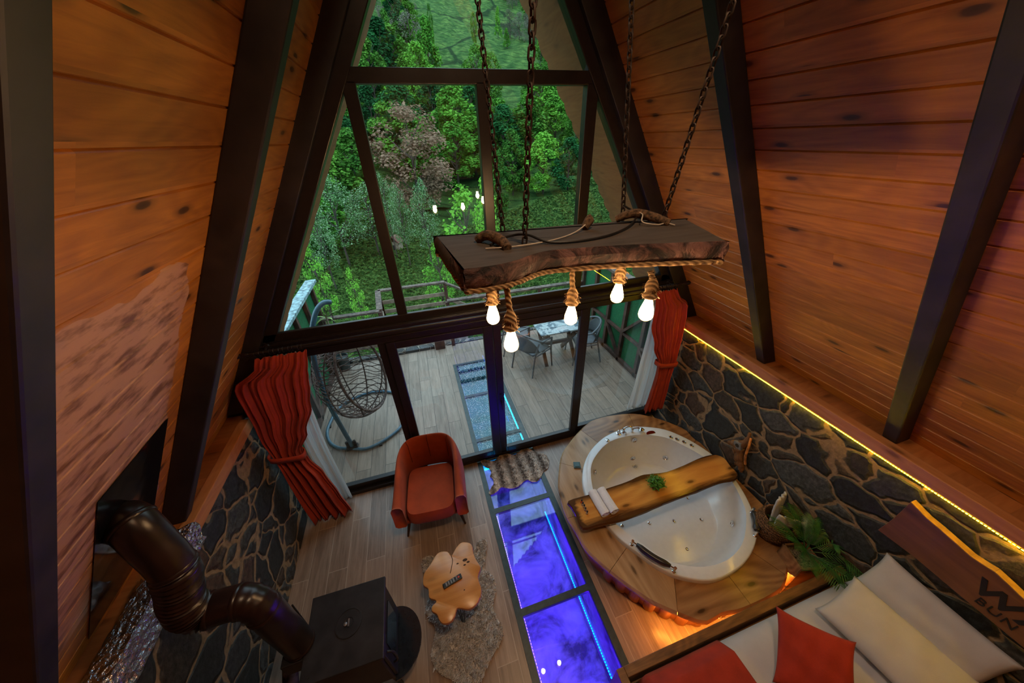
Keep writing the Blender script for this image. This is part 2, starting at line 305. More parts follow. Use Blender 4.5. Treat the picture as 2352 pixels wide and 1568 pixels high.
M['floor'] = floor_mat('wood_look_floor_tiles', -2.16, (.13,.085,.062), (.40,.29,.22), (.42,.33,.26), .28)
M['deck'] = floor_mat('weathered_deck_tiles', -1.215, (.115,.080,.057), (.36,.27,.205), (.04,.035,.03), .5)
def stone(name, mortar, scale=3.6, tint=(1,1,1)):
    k = N(name); v0 = k.obj(scale=(1,.8,1.0)); nz = k.n('TexNoise'); k.set(nz.inputs['Vector'], v0); nz.inputs['Scale'].default_value = 2.2; nz.inputs['Detail'].default_value = 3
    v = k.n('VectorMath', operation='ADD'); sc = k.n('VectorMath', operation='SCALE'); k.set(sc.inputs[0], nz.outputs['Color']); sc.inputs['Scale'].default_value = .33
    k.set(v.inputs[0], v0); k.set(v.inputs[1], sc.outputs[0])
    e = k.n('TexVoronoi', feature='DISTANCE_TO_EDGE'); k.set(e.inputs['Vector'], v.outputs[0]); e.inputs['Scale'].default_value = scale
    c = k.n('TexVoronoi', feature='F1'); k.set(c.inputs['Vector'], v.outputs[0]); c.inputs['Scale'].default_value = scale
    for q in (e, c): q.inputs['Randomness'].default_value = 1.0
    fine = k.noise(k.obj(), 26, 7, .7); wide = k.noise(k.obj(), 5, 4)
    sp = k.n('SeparateColor'); k.set(sp.inputs[0], c.outputs['Color'])
    rock = k.ramp(sp.outputs[0], (0, (.012,.015,.017)), (.45, (.028,.032,.035)), (.75, (.055,.060,.062)), (.88, (.070,.042,.028)), (1, (.026,.026,.024)))
    rock = k.mix(1.0, rock, k.ramp(fine, (.32, .30), (.5, .9), (.72, 2.2)), 'MULTIPLY')
    edge = k.math('ADD', e.outputs['Distance'], k.math('MULTIPLY', k.math('SUBTRACT', fine, .5), .05))
    edge = k.math('SUBTRACT', edge, k.math('MULTIPLY', k.math('SUBTRACT', wide, .42), .16))
    mf = k.ramp(edge, (.016, 1.0), (.034, 0.0))
    mo = k.mix(1.0, mortar, k.ramp(fine, (.3, .55), (.7, 1.3)), 'MULTIPLY')
    k.P(Base_Color=k.mix(mf, rock, mo), Roughness=k.ramp(mf, (0, .5), (1, .9)))
    h = k.math('ADD', k.math('MULTIPLY', k.ramp(edge, (.015, 0.0), (.09, 1.0)), 1.0), k.math('MULTIPLY', fine, .28))
    k.bump(h, .8, .03); return k.m
M['stone'] = stone('dark_fieldstone_wall', (.27,.18,.105), 4.0)
M['stone2'] = stone('grey_patio_stone', (.25,.22,.18), 5.0)
# ================= room shell =================
YB = -5.2
S1 = 1.66; S2 = 1.62
LX0, LZ0 = -2.58, 1.55; RX0, RZ0 = 2.643, 1.715
RZ = (RX0-LX0 + LZ0/S1 + RZ0/S2)/(1/S1+1/S2); RXR = LX0+(RZ-LZ0)/S1
def roof_boards(name, side, w, mt):
    x0, z0, s = (LX0, LZ0, S1) if side < 0 else (RX0, RZ0, S2)
    L = (RZ-z0)*sqrt(1+1/s**2)+.02
    up = Vector((-side/s, 0, 1)).normalized()
    X = Vector((0,1,0)); Yv = up; Z = X.cross(Yv)
    m = MB(); n = int(L/w)+1; g = .006
    out = -1 if side < 0 else 1     # outward normal sign in local z
    zin = 0.0; th = .05*(1 if Z.x*side > 0 else -1)
    a, b = YB, 0.0
    for i in range(n):
        y0 = i*w-.02; y1 = y0+w; d = .007*(1 if th > 0 else -1)
        # one board: shiplap with a bevelled groove at each seam
        prof = [(y0, d*1.3), (y0+g, 0), (y1-g, 0), (y1, d*1.3), (y1, th), (y0, th)]
        vs = [(x, p[0], p[1]) for x in (a, b+.78*0) for p in prof]
        k = 6; fs = [tuple(range(k)), tuple(range(2*k-1, k-1, -1))]+[(j, j+k, (j+1)%k+k, (j+1)%k) for j in range(k)]
        if th < 0: fs = [tuple(reversed(f)) for f in fs]
        m.add(vs, fs)
    o = m.build(name, mt)
    o.matrix_world = Matrix(((X.x,Yv.x,Z.x,x0),(X.y,Yv.y,Z.y,0),(X.z,Yv.z,Z.z,z0),(0,0,0,1)))
    return struct(o)
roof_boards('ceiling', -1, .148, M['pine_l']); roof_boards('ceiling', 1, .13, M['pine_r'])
def rx(side, z, inset=0.0):
    return (LX0+(z-LZ0)/S1+inset) if side < 0 else (RX0-(z-RZ0)/S2-inset)
# stone knee walls
WL, WR = -2.38, 2.42
def stone_wall(name, x, side, z1):
    m = MB(); m.grid(lambda u, v: (x, YB+u*(0-YB), v*z1), 60, 18); 
    if side > 0: m.f = [tuple(reversed(f)) for f in m.f]
    m.box(*(sorted((x+side*.012, x+side*.22))), YB, 0.0, -.02, z1-.01)
    return struct(m.build(name, M['stone'], sm=True))
stone_wall('wall_left', WL, -1, 1.455); stone_wall('wall_right', WR, 1, 1.60)
# ledges, trim boards
m = MB(); m.box(-2.455, -2.375, YB, -.10, 1.455, 1.552); struct(m.build('trim_1', M['pine_b'], bevel=.006))
m = MB(); m.box(-2.62, -2.455, YB, -.0, 1.50, 1.545); struct(m.build('trim_2', M['pine_s']))
m = MB(); m.box(2.405, 2.49, YB, -.10, 1.612, 1.715); struct(m.build('trim_3', M['pine_b'], bevel=.006))
m = MB(); m.box(2.49, 2.70, YB, -.0, 1.66, 1.708); struct(m.build('trim_4', M['pine_s']))
# end wall behind the camera
m = MB()
pts = [(-2.62,0),(2.66,0),(2.66,1.7),(RXR,RZ+.05),(-2.62,1.55)]
m.prism(pts, -.1, 0, f=lambda x,y,z: (x, YB+z, y)); struct(m.build('wall_back', M['pine_s']))
# floor: two fields either side of the glazed channel
GX0, GX1 = -.339, .461
m = MB(); m.box(-2.45, GX0, YB, -.01, -.06, 0); m.box(GX1, 2.5, YB, -.01, -.06, 0)
m.box(GX0, GX1, YB, -3.82, -.06, 0)
struct(m.build('floor', M['floor']))
# ================= rafters =================
def rafter(side, ya, yb, zlow, name, label, dep=.15):
    z0 = zlow; z1 = RZ-.05; m = MB(); pr = []
    for z in (z0, z1): pr += [rx(side, z, 0.0), rx(side, z, dep)]
    xs = [(pr[0], z0), (pr[1], z0), (pr[3], z1), (pr[2], z1)]
    m.prism([(x, z) for x, z in xs], ya, yb, f=lambda x, z, y: (x, y, z))
    o = m.build(name, M['beam'], bevel=.008); struct(o); return o
for yy in (-1.085, -2.17, -3.26, -4.3): rafter(-1, yy, yy+.085, 1.545, 'trim_5', '')
for yy in (-1.117, -2.16, -3.26, -4.3): rafter(1, yy, yy+.088, 1.708, 'trim_6', '')
# ================= gable end: frame, glazing, doors =================
F = M['frame']
def inner(side, z): return (-1.876+(z-2.33)/1.655+0.0) if side < 0 else (0.893-(z-4.10)/1.617)
def sloped(name, side, o0, o1, ya, yb, zl, parent=None, mt=None, bev=.006, ztop=None):
    # member running up the slope between horizontal offsets o0..o1 outwards from the glass line
    zt = ztop or 5.45
    pts = [(inner(side, zl)+side*o0, zl), (inner(side, zl)+side*o1, zl), (inner(side, zt)+side*o1, zt), (inner(side, zt)+side*o0, zt)]
    m = MB(); m.prism(pts, ya, yb, f=lambda x, z, y: (x, y, z)); return m.build(name, mt or F, parent, bevel=bev)
def fill_to_roof(side, o0, ya, yb, zl, name):
    pts = [(inner(side, zl)+side*o0, zl), (rx(side, zl)+side*.02, zl), (rx(side, RZ-.03)+side*.02, RZ-.03), (inner(side, RZ-.2)+side*o0, RZ-.2)]
    m = MB(); m.prism(pts, ya, yb, f=lambda x, z, y: (x, y, z)); return struct(m.build(name, M['beam'], bevel=.005))
for sd in (-1, 1):
    fill_to_roof(sd, .10, -.065, .11, 1.70 if sd > 0 else 1.60, 'trim_7')
win = empty('window_1', (0, .03, 2.3)); win['kind'] = 'structure'
def wpart(name, x0, x1, z0, z1, ya=-.005, yb=.075, mt=None, bev=.005, par=None):
    m = MB(); m.box(x0, x1, ya, yb, z0, z1); return attach(m.build(name, mt or F, None, bevel=bev), par or win)
reparent = attach
for sd in (-1, 1): reparent(sloped('window_frame', sd, 0, .105, -.02, .08, 2.25), win)
wpart('transom', -.95, 1.02, 4.016, 4.104)
wpart('window_sill', -2.0, 2.08, 2.245, 2.322, -.02, .018); wpart('outer_sill', -2.0, 2.08, 2.245, 2.285, .018, .085)
for a, b in ((-.887,-.80), (.011,.098), (.896,.995)): wpart('mullion', a, b, 2.31, 4.03)
def pane(name, pts, y, par, t=.004):
    m = MB(); m.prism(pts, y, y+t, f=lambda x, z, yy: (x, yy, z)); return reparent(m.build(name, M['glass']), par)
pane('glass_pane', [(inner(-1,2.30),2.30),(-.84,2.30),(-.84,4.02)], .010, win)
pane('glass_pane', [(-.82,2.30),(.05,2.30),(.05,4.05),(-.82,4.05)], .010, win)
pane('glass_pane', [(.06,2.30),(.94,2.30),(.94,4.05),(.06,4.05)], .010, win)
pane('glass_pane', [(.96,2.30),(inner(1,2.30),2.30),(.96,4.0)], .010, win)
pane('glass_pane', [(-.84,4.07),(.92,4.07),(.05,5.47)], .010, win)
# cross beam between window and doors
m = MB(); m.box(-2.30, 2.38, -.045, .10, 2.125, 2.25); m.box(-2.3, 2.38, -.06, -.045, 2.225, 2.245); m.box(-2.3,2.38,-.055,-.04,2.125,2.14)
struct(m.build('trim_8', F, bevel=.004))
door = empty('door_1', (0, .03, 0)); door['kind'] = 'structure'
D = lambda n, *a, **k: wpart(n, *a, par=door, **k)
D('door_frame', -2.30, 2.35, 2.05, 2.13, -.02, .085)
D('threshold', -2.36, 2.40, 0.0, .055, -.03, .10)
D('door_frame', -2.36, -2.22, .0, 2.13, -.01, .08); D('door_frame', 2.28, 2.42, .0, 2.13, -.01, .08)
D('door_frame', -1.137, -1.055, .05, 2.06, .01, .08); D('door_frame', 1.10, 1.159, .05, 2.06, .01, .08)
D('door_frame', -2.25, -1.13, .05, .135, .012, .075); D('door_frame', 1.15, 2.3, .05, .135, .012, .075)
def sash(x0, x1, gx0, gx1, y):
    s = empty('door_sash', ((x0+x1)/2, y, .05)); attach(s, door)
    def q(n, a, b, c, d, bev=.005):
        m = MB(); m.box(a, b, y, y+.05, c, d); return attach(m.build(n, F, bevel=bev), s)
    q('stile', x0, gx0, .055, 2.05); q('stile', gx1, x1, .055, 2.05); q('rail', gx0, gx1, 1.971, 2.05); q('rail', gx0, gx1, .055, .145)
    m = MB(); m.box(gx0-.01, gx1+.01, y+.02, y+.026, .13, 1.98); attach(m.build('glass_pane', M['glass']), s)
    return s
s1 = sash(-1.06, -.002, -.969, -.102, -.03); s2 = sash(.002, 1.105, .088, 1.019, -.03)
def hnd(par, x, z):
    m = MB(); m.box(x-.014, x+.014, -.037, -.03, z-.09, z+.03); m.tube([(x,-.035,z),(x,-.075,z)], .008); m.tube([(x,-.073,z+.01),(x+.003,-.078,z-.11)], [.009,.007])
    m.lathe([(.012,0),(.012,.012)], 12, Matrix.Translation((x,-.03,z+.10)) @ Matrix.Rotation(pi/2,4,'X'))
    return attach(m.build('door_handle', plain('black_handle', (.01,.01,.01), .3), sm=True), par)
hnd(s2, .045, 1.0)
m = MB(); m.box(-2.23, -1.13, .04, .046, .12, 2.06); reparent(m.build('glass_pane', M['glass']), door)
m = MB(); m.box(1.15, 2.3, .04, .046, .12, 2.06); reparent(m.build('glass_pane', M['glass']), door)
# dark infill beside the doors under the rafters
for a, b in ((-2.60,-2.34),(2.40,2.66)):
    m = MB(); m.box(a, b, -.01, .09, 0, 1.72 if a > 0 else 1.62); struct(m.build('trim_9', M['beam']))
m = MB(); m.prism([(-2.62,1.5),(-2.2,1.5),(-1.95,2.3),(-2.15,2.3)], -.02, .09, f=lambda x,z,y:(x,y,z)); struct(m.build('trim_10', M['beam']))
m = MB(); m.prism([(2.20,1.6),(2.68,1.6),(2.26,2.3),(2.0,2.3)], -.02, .09, f=lambda x,z,y:(x,y,z)); struct(m.build('trim_11', M['beam']))
# ================= glazed floor channel =================
ks = N('blue_lit_channel_rock'); v = ks.obj(); nn = ks.noise(v, 3.0, 6, .6, .5)
ks.P(Base_Color=ks.ramp(nn, (.35, (.05,.06,.08)), (.5, (.35,.36,.42)), (.7, (.62,.62,.66))), Roughness=.7); ks.bump(nn, .5, .03)
M['chan'] = ks.m
kz = plain('teal_channel_lining', (.012,.075,.085), .6, nz=.2, sc=6)
def channel(ya, yb, zb, name, mt=None):
    m = MB(); m.box(GX0+.01, GX1-.01, ya, yb, zb-.05, zb); m.box(GX0-.03, GX0+.03, ya, yb, zb, -.03); m.box(GX1-.03, GX1+.03, ya, yb, zb, -.03)
    m.box(GX0-.03, GX1+.03, ya-.05, ya, zb-.05, -.03)
    m.box(GX0-.03, GX1+.03, yb-.02, yb+.03, zb-.05, -.03)
    return struct(m.build(name, mt or M['chan']))
channel(-3.82, -.045, -.80, 'floor_channel'); channel(.10, 2.30, -.42, 'floor_channel', kz)
def grate(label, ya, yb, bars):
    t = empty('glass_floor_strip', (0.06, (ya+yb)/2, 0), label=label, cat='glass floor')
    def q(n, mm, mt, **kw): return attach(mm.build(n, mt, **kw), t)
    m = MB(); m.box(GX0, -.277, ya, yb, -.045, .004); m.box(.395, GX1, ya, yb, -.045, .004)
    for b0, b1 in bars: m.box(-.28, .397, b0, b1, -.045, .004)
    q('steel_frame', m, M['steel_t'], bevel=.002)
    e = [ya]+[x for b in bars for x in b]+[yb]
    for i in range(0, len(e)-1, 2):
        if e[i+1]-e[i] > .05:
            m = MB(); m.box(-.277, .395, e[i], e[i+1], -.014, -.002); q('glass_panel', m, M['glassf'] if ya < -.5 else M['glassd'])
    return t
kd = N('bubbled_glass'); v = kd.obj(); vo = kd.n('TexVoronoi', feature='F1'); kd.set(vo.inputs['Vector'], v); vo.inputs['Scale'].default_value = 62; vo.inputs['Randomness'].default_value = .9
sp = kd.n('SeparateColor'); kd.set(sp.inputs[0], vo.outputs['Color'])
dots = kd.math('MULTIPLY', kd.math('LESS_THAN', vo.outputs['Distance'], .26), kd.math('GREATER_THAN', sp.outputs[0], .55))
tr = kd.n('BsdfTransparent', {0: (.55,.85,.88)}); gl = kd.n('BsdfGlossy', {0: (1,1,1), 'Roughness': .05}); mx = kd.n('MixShader'); kd.set(mx.inputs[0], schlick(kd))
kd.t.links.new(tr.outputs[0], mx.inputs[1]); kd.t.links.new(gl.outputs[0], mx.inputs[2])
kd.P(Base_Color=(.85,.95,.95), Roughness=.2); m2 = kd.n('MixShader'); kd.set(m2.inputs[0], dots); kd.t.links.new(mx.outputs[0], m2.inputs[1]); kd.t.links.new(kd.b.outputs[0], m2.inputs[2]); kd.t.links.new(m2.outputs[0], kd.out.inputs[0])
M['glassd'] = kd.m
grate('blue lit glass strip set in the indoor wood floor', -3.82, -.045, [(-.79,-.728),(-1.787,-1.728),(-2.80,-2.74),(-.06,-.045)])
grate('turquoise bubbled glass strip set in the outdoor deck', .10, 2.30, [(.10,.13),(.30,.36),(1.28,1.34),(2.25,2.30)])
E_BL = emit('violet_blue_led', (.085,.006,1.0), 150.0); E_CY = emit('cyan_blue_led', (.0,.16,1.0), 10.0); E_C2 = emit('turquoise_led', (.0,.42,1.0), 60.0)
def led(name, path, r, mt, label, cat='led strip', group=None, dots=.022):
    m = MB(); P = spline(path, 4) if len(path) > 2 else [Vector(p) for p in path]
    tot = 0
    for a, b in zip(P, P[1:]):
        d = b-a; L = d.length; k = max(1, int(L/dots))
        for i in range(k):
            c = a+d*((i+.5)/k); m.box(c.x-r, c.x+r, c.y-dots*.32, c.y+dots*.32, c.z-r*.6, c.z+r*.6)
    return tag(m.build(name, mt), label, cat, group)
led('led_strip', [(-.266,-3.75,-.03),(-.266,-.80,-.03)], .0016, emit('pale_violet_led', (.45,.20,1.0), 7.0), 'violet LED strip just under the left edge of the glass floor')
led('led_strip', [(.42,-3.75,-.60),(.42,-.62,-.60)], .005, E_CY, 'cyan LED strip along the right side of the blue floor channel')
led('led_strip', [(.42,-3.75,-.10),(.42,-.62,-.10)], .005, emit('deep_violet_led', (.09,.006,1.0), 230.0), 'violet LED strip under the right edge of the glass floor')
led('led_strip', [(-.300,-3.75,-.12),(-.300,-.62,-.12)], .005, bpy.data.materials['deep_violet_led'], 'added hidden violet fill strip on the left side wall of the blue floor channel')  # added emitter hidden below the frame, deepens the violet in the channel
led('led_strip', [(-.26,-.10,-.10),(.38,-.10,-.10)], .006, E_C2, 'turquoise LED strip below the glass beside the door threshold')
led('led_strip', [(-.30,.13,-.08),(-.30,2.25,-.08)], .004, emit('deck_blue_led', (.0,.16,1.0), 40.0), 'blue LED strip along the left edge of the outdoor glass strip')
led('led_strip', [(.42,.13,-.20),(.42,2.25,-.20)], .004, emit('deck_cyan_led', (.0,.50,.85), 70.0), 'turquoise LED strip along the right edge of the outdoor glass strip')
# warm strip tucked under the right ledge
led('led_strip', [(2.408,YB+.1,1.606),(2.408,-.12,1.606)], .0020, emit('yellow_led', (1.0,.62,.010), 130.0), 'thin warm yellow LED strip under the ledge along the right stone wall', dots=.016)
# ================= outside: deck and terrain =================
m = MB(); m.box(-2.62, GX0, .095, 3.05, -.08, 0); m.box(GX1, 2.80, .095, 3.05, -.08, 0); m.box(GX0, GX1, 2.30, 3.05, -.08, 0)
struct(m.build('deck_floor', M['deck']))
def terr(x,y):
    K=((-50,-1.3),(3,-1.3),(8,-2.0),(15,-2.7),(27,-2.7),(40,1.5),(70,11.0),(130,30.0),(200,62.0),(300,112.0))
    for i in range(len(K)-1):
        if y<=K[i+1][0]: break
    a,b=K[i],K[i+1]; t=(y-a[0])/(b[0]-a[0]); z=a[1]+(b[1]-a[1])*t
    w=1.0 if y<30 else max(0.12,1-(y-30)/35.0)
    z+=0.25*max(0.0,x-2.5)*w
    z+=0.06*max(0.0,-x-6)*w
    if y>40: z+=1.6*math.sin(x*0.07+y*0.05)*min(1,(y-40)/30)
    return z

kt = N('tea_hillside'); v = kt.obj(); n1 = kt.noise(v, .5, 5, .6); n2 = kt.noise(v, 9.0, 6, .75)
wv = kt.n('TexWave', wave_type='BANDS', bands_direction='DIAGONAL'); kt.set(wv.inputs['Vector'], v); wv.inputs['Scale'].default_value = .22; wv.inputs['Distortion'].default_value = 5.0; wv.inputs['Detail'].default_value = 3; wv.inputs['Detail Scale'].default_value = .35
col = kt.ramp(kt.math('ADD', kt.math('MULTIPLY', n1, .5), kt.math('MULTIPLY', n2, .5)), (.34, (.010,.035,.010)), (.5, (.042,.105,.026)), (.66, (.15,.25,.06)))
col = kt.mix(kt.ramp(wv.outputs[0], (.0, .75), (.10, 0.0)), col, (.010,.028,.010))
vc = kt.n('TexVoronoi', feature='DISTANCE_TO_EDGE'); kt.set(vc.inputs['Vector'], kt.obj(scale=(1,.6,1))); vc.inputs['Scale'].default_value = .035
col = kt.mix(kt.ramp(vc.outputs[0], (.010, .8), (.022, 0.0)), col, (.008,.022,.010))
kt.P(Base_Color=col, Roughness=1.0); kt.b.inputs['Specular IOR Level'].default_value = .05; kt.bump(n2, .6, .15); M['tea'] = kt.m
def tgrid(x0, x1, y0, y1, nx, ny, amp, name, mt, skip=None):
    m = MB(); r = random.Random(3)
    def fn(u, v):
        x = x0+(x1-x0)*u; y = y0+(y1-y0)*v
        return (x, y, terr(x, y)+amp*(r.random()-.5)+amp*1.4*(sin(x*5.1+sin(y*3.3)*2)*sin(y*4.3+sin(x*2.1)*2)))
    m.grid(fn, nx, ny); return m.build(name, mt, sm=True, ang=180)
struct(tgrid(-150, 190, 29.5, 300, 200, 170, .35, 'hill_ground', M['tea']))
struct(tgrid(-34, 46, 2.2, 33.5, 150, 90, .05, 'garden_ground', M['tea']))
# ================= indoor things =================
def thing(name, loc, label, cat, group=None, rz=0.0): return empty(name, loc, rz, label, cat, group)
def part(m, name, mt, par, **kw):
    lab = kw.pop('label', None); kind = kw.pop('kind', None); o = attach(m.build(name, mt, **kw), par)
    if lab: o['label'] = lab
    if kind: o['kind'] = kind
    return o
def dup(root, loc, rz=0.0, label=None, group=None, scale=None):
    r = root.copy(); COL.objects.link(r); r.location = loc; r.rotation_euler = (0, 0, rz)
    if scale: r.scale = scale
    if label: r['label'] = label
    if group: r['group'] = group
    for ch in list(root.children):
        c = ch.copy(); COL.objects.link(c); c.parent = r
        for g in list(ch.children):
            d = g.copy(); COL.objects.link(d); d.parent = c
    return r
kb = N('rough_dark_bark'); v = kb.obj(); n1 = kb.noise(v, 9, 6, .65, 1.2); n2 = kb.noise(v, 40, 4)
kb.P(Base_Color=kb.ramp(n1, (.40, (.006,.004,.005)), (.5, (.060,.028,.026)), (.60, (.17,.085,.075))), Roughness=.75); kb.bump(n1, 1.0, .03); M['bark'] = kb.m
M['slab'] = wood('weathered_grey_slab', (.040,.030,.024), (.105,.085,.070), 'x', rough=.8, knots=.3, off=(.3,.1,.2), bump=.3)
kr = N('jute_rope'); v = kr.obj(); wv = kr.n('TexWave', wave_type='BANDS', bands_direction='DIAGONAL'); kr.set(wv.inputs['Vector'], v); wv.inputs['Scale'].default_value = 22; wv.inputs['Distortion'].default_value = 1.0
kr.P(Base_Color=kr.ramp(wv.outputs[0], (0, (.11,.060,.022)), (1, (.36,.22,.10))), Roughness=.9); kr.bump(wv.outputs[0], .7, .006); M['rope'] = kr.m
M['rust'] = plain('rusty_chain', (.045,.028,.022), .6, .4, nz=.2, sc=60)
M['black'] = plain('black_plastic', (.012,.012,.012), .4)
M['blackm'] = plain('black_cast_metal', (.018,.018,.022), .48, .3, nz=.15, sc=9, bump=.06)
M['chrome'] = plain('chrome', (.75,.76,.78), .12, 1.0, nz=.01)
M['cream'] = plain('cream_wire', (.55,.50,.42), .6)
# ---- pendant lamp ----
lamp = thing('pendant_lamp', (.13, -1.53, 3.21), 'chandelier made from a weathered live-edge wooden slab hung on rusty chains with five rope pendants', 'lamp')
def sharp(P, idx, n=4):
    Q = []
    for i, p in enumerate(P):
        Q.append(p)
        if i in idx:
            a = P[i-1]; b = P[(i+1)%len(P)]
            Q[-1] = (p[0]+(a[0]-p[0])*.04, p[1]+(a[1]-p[1])*.04); Q.append((p[0]+(b[0]-p[0])*.04, p[1]+(b[1]-p[1])*.04))
    return spl2(Q, n)
SL = sharp(SLAB, (0, 4, 5, 12))
so = slab(SL, 3.205, 3.29, taper=.006, mid=.010, nf=.005)
o = part(so, 'slab', M['slab'], lamp, sm=True, ang=30)
o.data.materials.append(M['bark'])
for p in o.data.polygons:
    if abs(p.normal.z) < .75 and p.center.y < -1.55: p.material_index = 1
def rope_tube(path, r, tw=26, seg=9):
    m = MB(); P = spline(path, 6); R = [r*(1+.10*sin(i*2.1)) for i in range(len(P))]; return m.tube(P, R, seg)
cx = sum(p[0] for p in SLAB)/len(SLAB); cy = sum(p[1] for p in SLAB)/len(SLAB)
rim = [(cx+(x-cx)*.985, cy+(y-cy)*.985, 3.200) for x, y in sharp(SLAB, (0, 4, 5, 12), 6)]
R = [.011*(1+.16*sin(i*2.4)) for i in range(len(rim))]
part(MB().tube(rim, R, 8, closed=True), 'rope_trim', M['rope'], lamp, sm=True)
def chain(path, link=.040, r=.0042, w=.0115):
    m = MB(); P = [Vector(p) for p in path]; a, b = P[0], P[-1]; d = (b-a).normalized(); n = int((b-a).length/(link*.76))
    q = d.to_track_quat('X', 'Z').to_matrix().to_4x4()
    for i in range(n):
        c = a+d*(link*.76*(i+.5)); T = Matrix.Translation(c) @ q @ Matrix.Rotation((i%2)*pi/2+.2, 4, 'X')
        ring = []
        for k in range(12):
            t = 2*pi*k/12; x = cos(t)*w+(link/2-w)*(1 if cos(t) > 0 else -1); ring.append(T @ Vector((x, sin(t)*w, 0)))
        m.tube(ring, r, 5, closed=True)
    return m
for b, t in CHAIN:
    b = Vector(b); t = Vector(t); d = t-b
    side = -1 if b.x < .05 else 1
    k = (5.30-b.z)/d.z if abs(b.x-.08) < .3 else (4.75-b.z)/d.z
    part(chain([b, b+d*k]), 'chain', M['rust'], lamp, sm=True)
cab = [(-.30,-1.52,3.297),(-.22,-1.47,3.31),(-.13,-1.50,3.32),(-.06,-1.58,3.30),(.06,-1.61,3.297),(.22,-1.585,3.297),(.38,-1.50,3.298),(.48,-1.42,3.31),(.53,-1.36,3.33),(.50,-1.28,3.36)]
part(MB().tube(spline(cab, 6), .0055, 7), 'power_cable', M['black'], lamp, sm=True)
part(MB().tube(spline([(-.33,-1.56,3.296),(-.20,-1.59,3.30),(-.02,-1.55,3.297),(.13,-1.47,3.30),(.24,-1.40,3.33)], 6), .003, 6), 'thin_wire', M['cream'], lamp, sm=True)
part(MB().tube(spline([(.49,-1.36,3.35),(.52,-1.42,3.34),(.50,-1.46,3.31),(.56,-1.50,3.30),(.62,-1.49,3.30),(.64,-1.53,3.296)], 6), .003, 6), 'thin_wire', M['cream'], lamp, sm=True)
kok = plain('old_brown_rope', (.11,.065,.035), .9, nz=.3, sc=60, bump=.4)
for pth in ([(-.34,-1.43,3.30),(-.30,-1.46,3.325),(-.255,-1.53,3.315),(-.245,-1.60,3.298)], [(.43,-1.33,3.305),(.50,-1.37,3.335),(.57,-1.43,3.325),(.63,-1.50,3.30)], [(.20,-1.42,3.30),(.235,-1.40,3.33),(.25,-1.40,3.34)]):
    P = spline(pth, 5); n = len(P); part(MB().tube(P, [.017+.007*sin(pi*i/n) for i in range(n)], 9), 'rope_knot', kok, lamp, sm=True)
kg = N('clear_amber_bulb_glass'); kg.t.nodes.remove(kg.b); tr = kg.n('BsdfTransparent', {0: (1,.93,.80)}); gl = kg.n('BsdfGlossy', {0: (1,1,1), 'Roughness': .03}); lw = kg.n('LayerWeight', {0: .35}); mx = kg.n('MixShader'); kg.set(mx.inputs[0], kg.math('MULTIPLY', lw.outputs['Facing'], .35)); kg.t.links.new(tr.outputs[0], mx.inputs[1]); kg.t.links.new(gl.outputs[0], mx.inputs[2]); tl = kg.n('BsdfTranslucent', {0: (1,.78,.45)}); m2 = kg.n('MixShader', {0: .16}); kg.t.links.new(mx.outputs[0], m2.inputs[1]); kg.t.links.new(tl.outputs[0], m2.inputs[2]); kg.t.links.new(m2.outputs[0], kg.out.inputs[0])
M['bulb'] = kg.m
M['fil'] = emit('glowing_filaments', (1.0, .66, .36), BULB_L)
mt_fz = M['rope']
for i, (bx, by, bz) in enumerate(BULB):
    ztop = bz+.055
    top = (bx+random.uniform(-.01,.01), min(by+.02, -1.49) if i in (1,4) else by+.03, 3.20)
    rr = random.Random(i)
    m = MB(); L = 3.20-(ztop+.075)
    if L > .01:
        m.tube(spline([top, (bx-.004,by+.01,ztop+.075+L*.45), (bx,by,ztop+.065)], 8), [.0125*(1+.12*sin(j*1.9)) for j in range(17)], 9)
    m.lathe([(.013,.085),(.020,.074),(.0265,.058),(.028,.045),(.024,.028),(.020,.020)], 14, Matrix.Translation((bx,by,ztop-.008)))
    m.lathe([(.021,.026),(.027,.016),(.033,.004),(.030,-.002),(.018,.002)], 14, Matrix.Translation((bx,by,ztop-.006)))
    for k in range(46):
        a = rr.uniform(0, 2*pi); r0 = .028; h = ztop+rr.uniform(-.006,.05); r1 = r0+rr.uniform(.006,.016)
        m.tube([(bx+cos(a)*r0*.8,by+sin(a)*r0*.8,h+.004),(bx+cos(a)*r1,by+sin(a)*r1,h-rr.uniform(.0,.010))], .0009, 3)
    rp = part(m, 'pendant_rope', M['rope'], lamp, sm=True)
    m = MB().lathe([(.013,.052),(.0145,.040),(.021,.018),(.0285,-.008),(.0325,-.028),(.032,-.040),(.027,-.052),(.018,-.060),(.006,-.064)], 24, Matrix.Translation((bx,by,bz)))
    attach(m.build('bulb', M['bulb'], sm=True), rp)
    m = MB().lathe([(.011,.048),(.017,.026),(.024,.002),(.0265,-.014),(.022,-.029),(.011,-.042),(.003,-.047)], 14, Matrix.Translation((bx,by,bz)))
    attach(m.build('filament', M['fil'], sm=True), rp)
# ---- fabric materials ----
def fabric(name, c, sc=420, nz=.25, rough=.9, sheen=.04):
    k = N(name); v = k.obj(); n1 = k.noise(v, sc, 2); n2 = k.noise(v, 7, 4)
    f = k.math('ADD', k.math('MULTIPLY', n1, .5), k.math('MULTIPLY', n2, .5))
    k.P(Base_Color=k.ramp(f, (.35, tuple(x*(1-nz) for x in c)), (.65, tuple(min(1,x*(1+nz)) for x in c))), Roughness=rough)
    k.b.inputs['Sheen Weight'].default_value = sheen; k.bump(n1, .15, .002); return k.m
M['red'] = fabric('orange_red_velvet', (.40,.058,.012))
M['redc'] = fabric('rust_red_curtain_fabric', (.36,.032,.009))
M['redb'] = fabric('dark_red_bed_fabric', (.36,.028,.010))
M['white'] = fabric('white_cotton', (.47,.455,.47), nz=.06)
M['towel'] = fabric('white_terry_towel', (.72,.72,.78), sc=160, nz=.12)
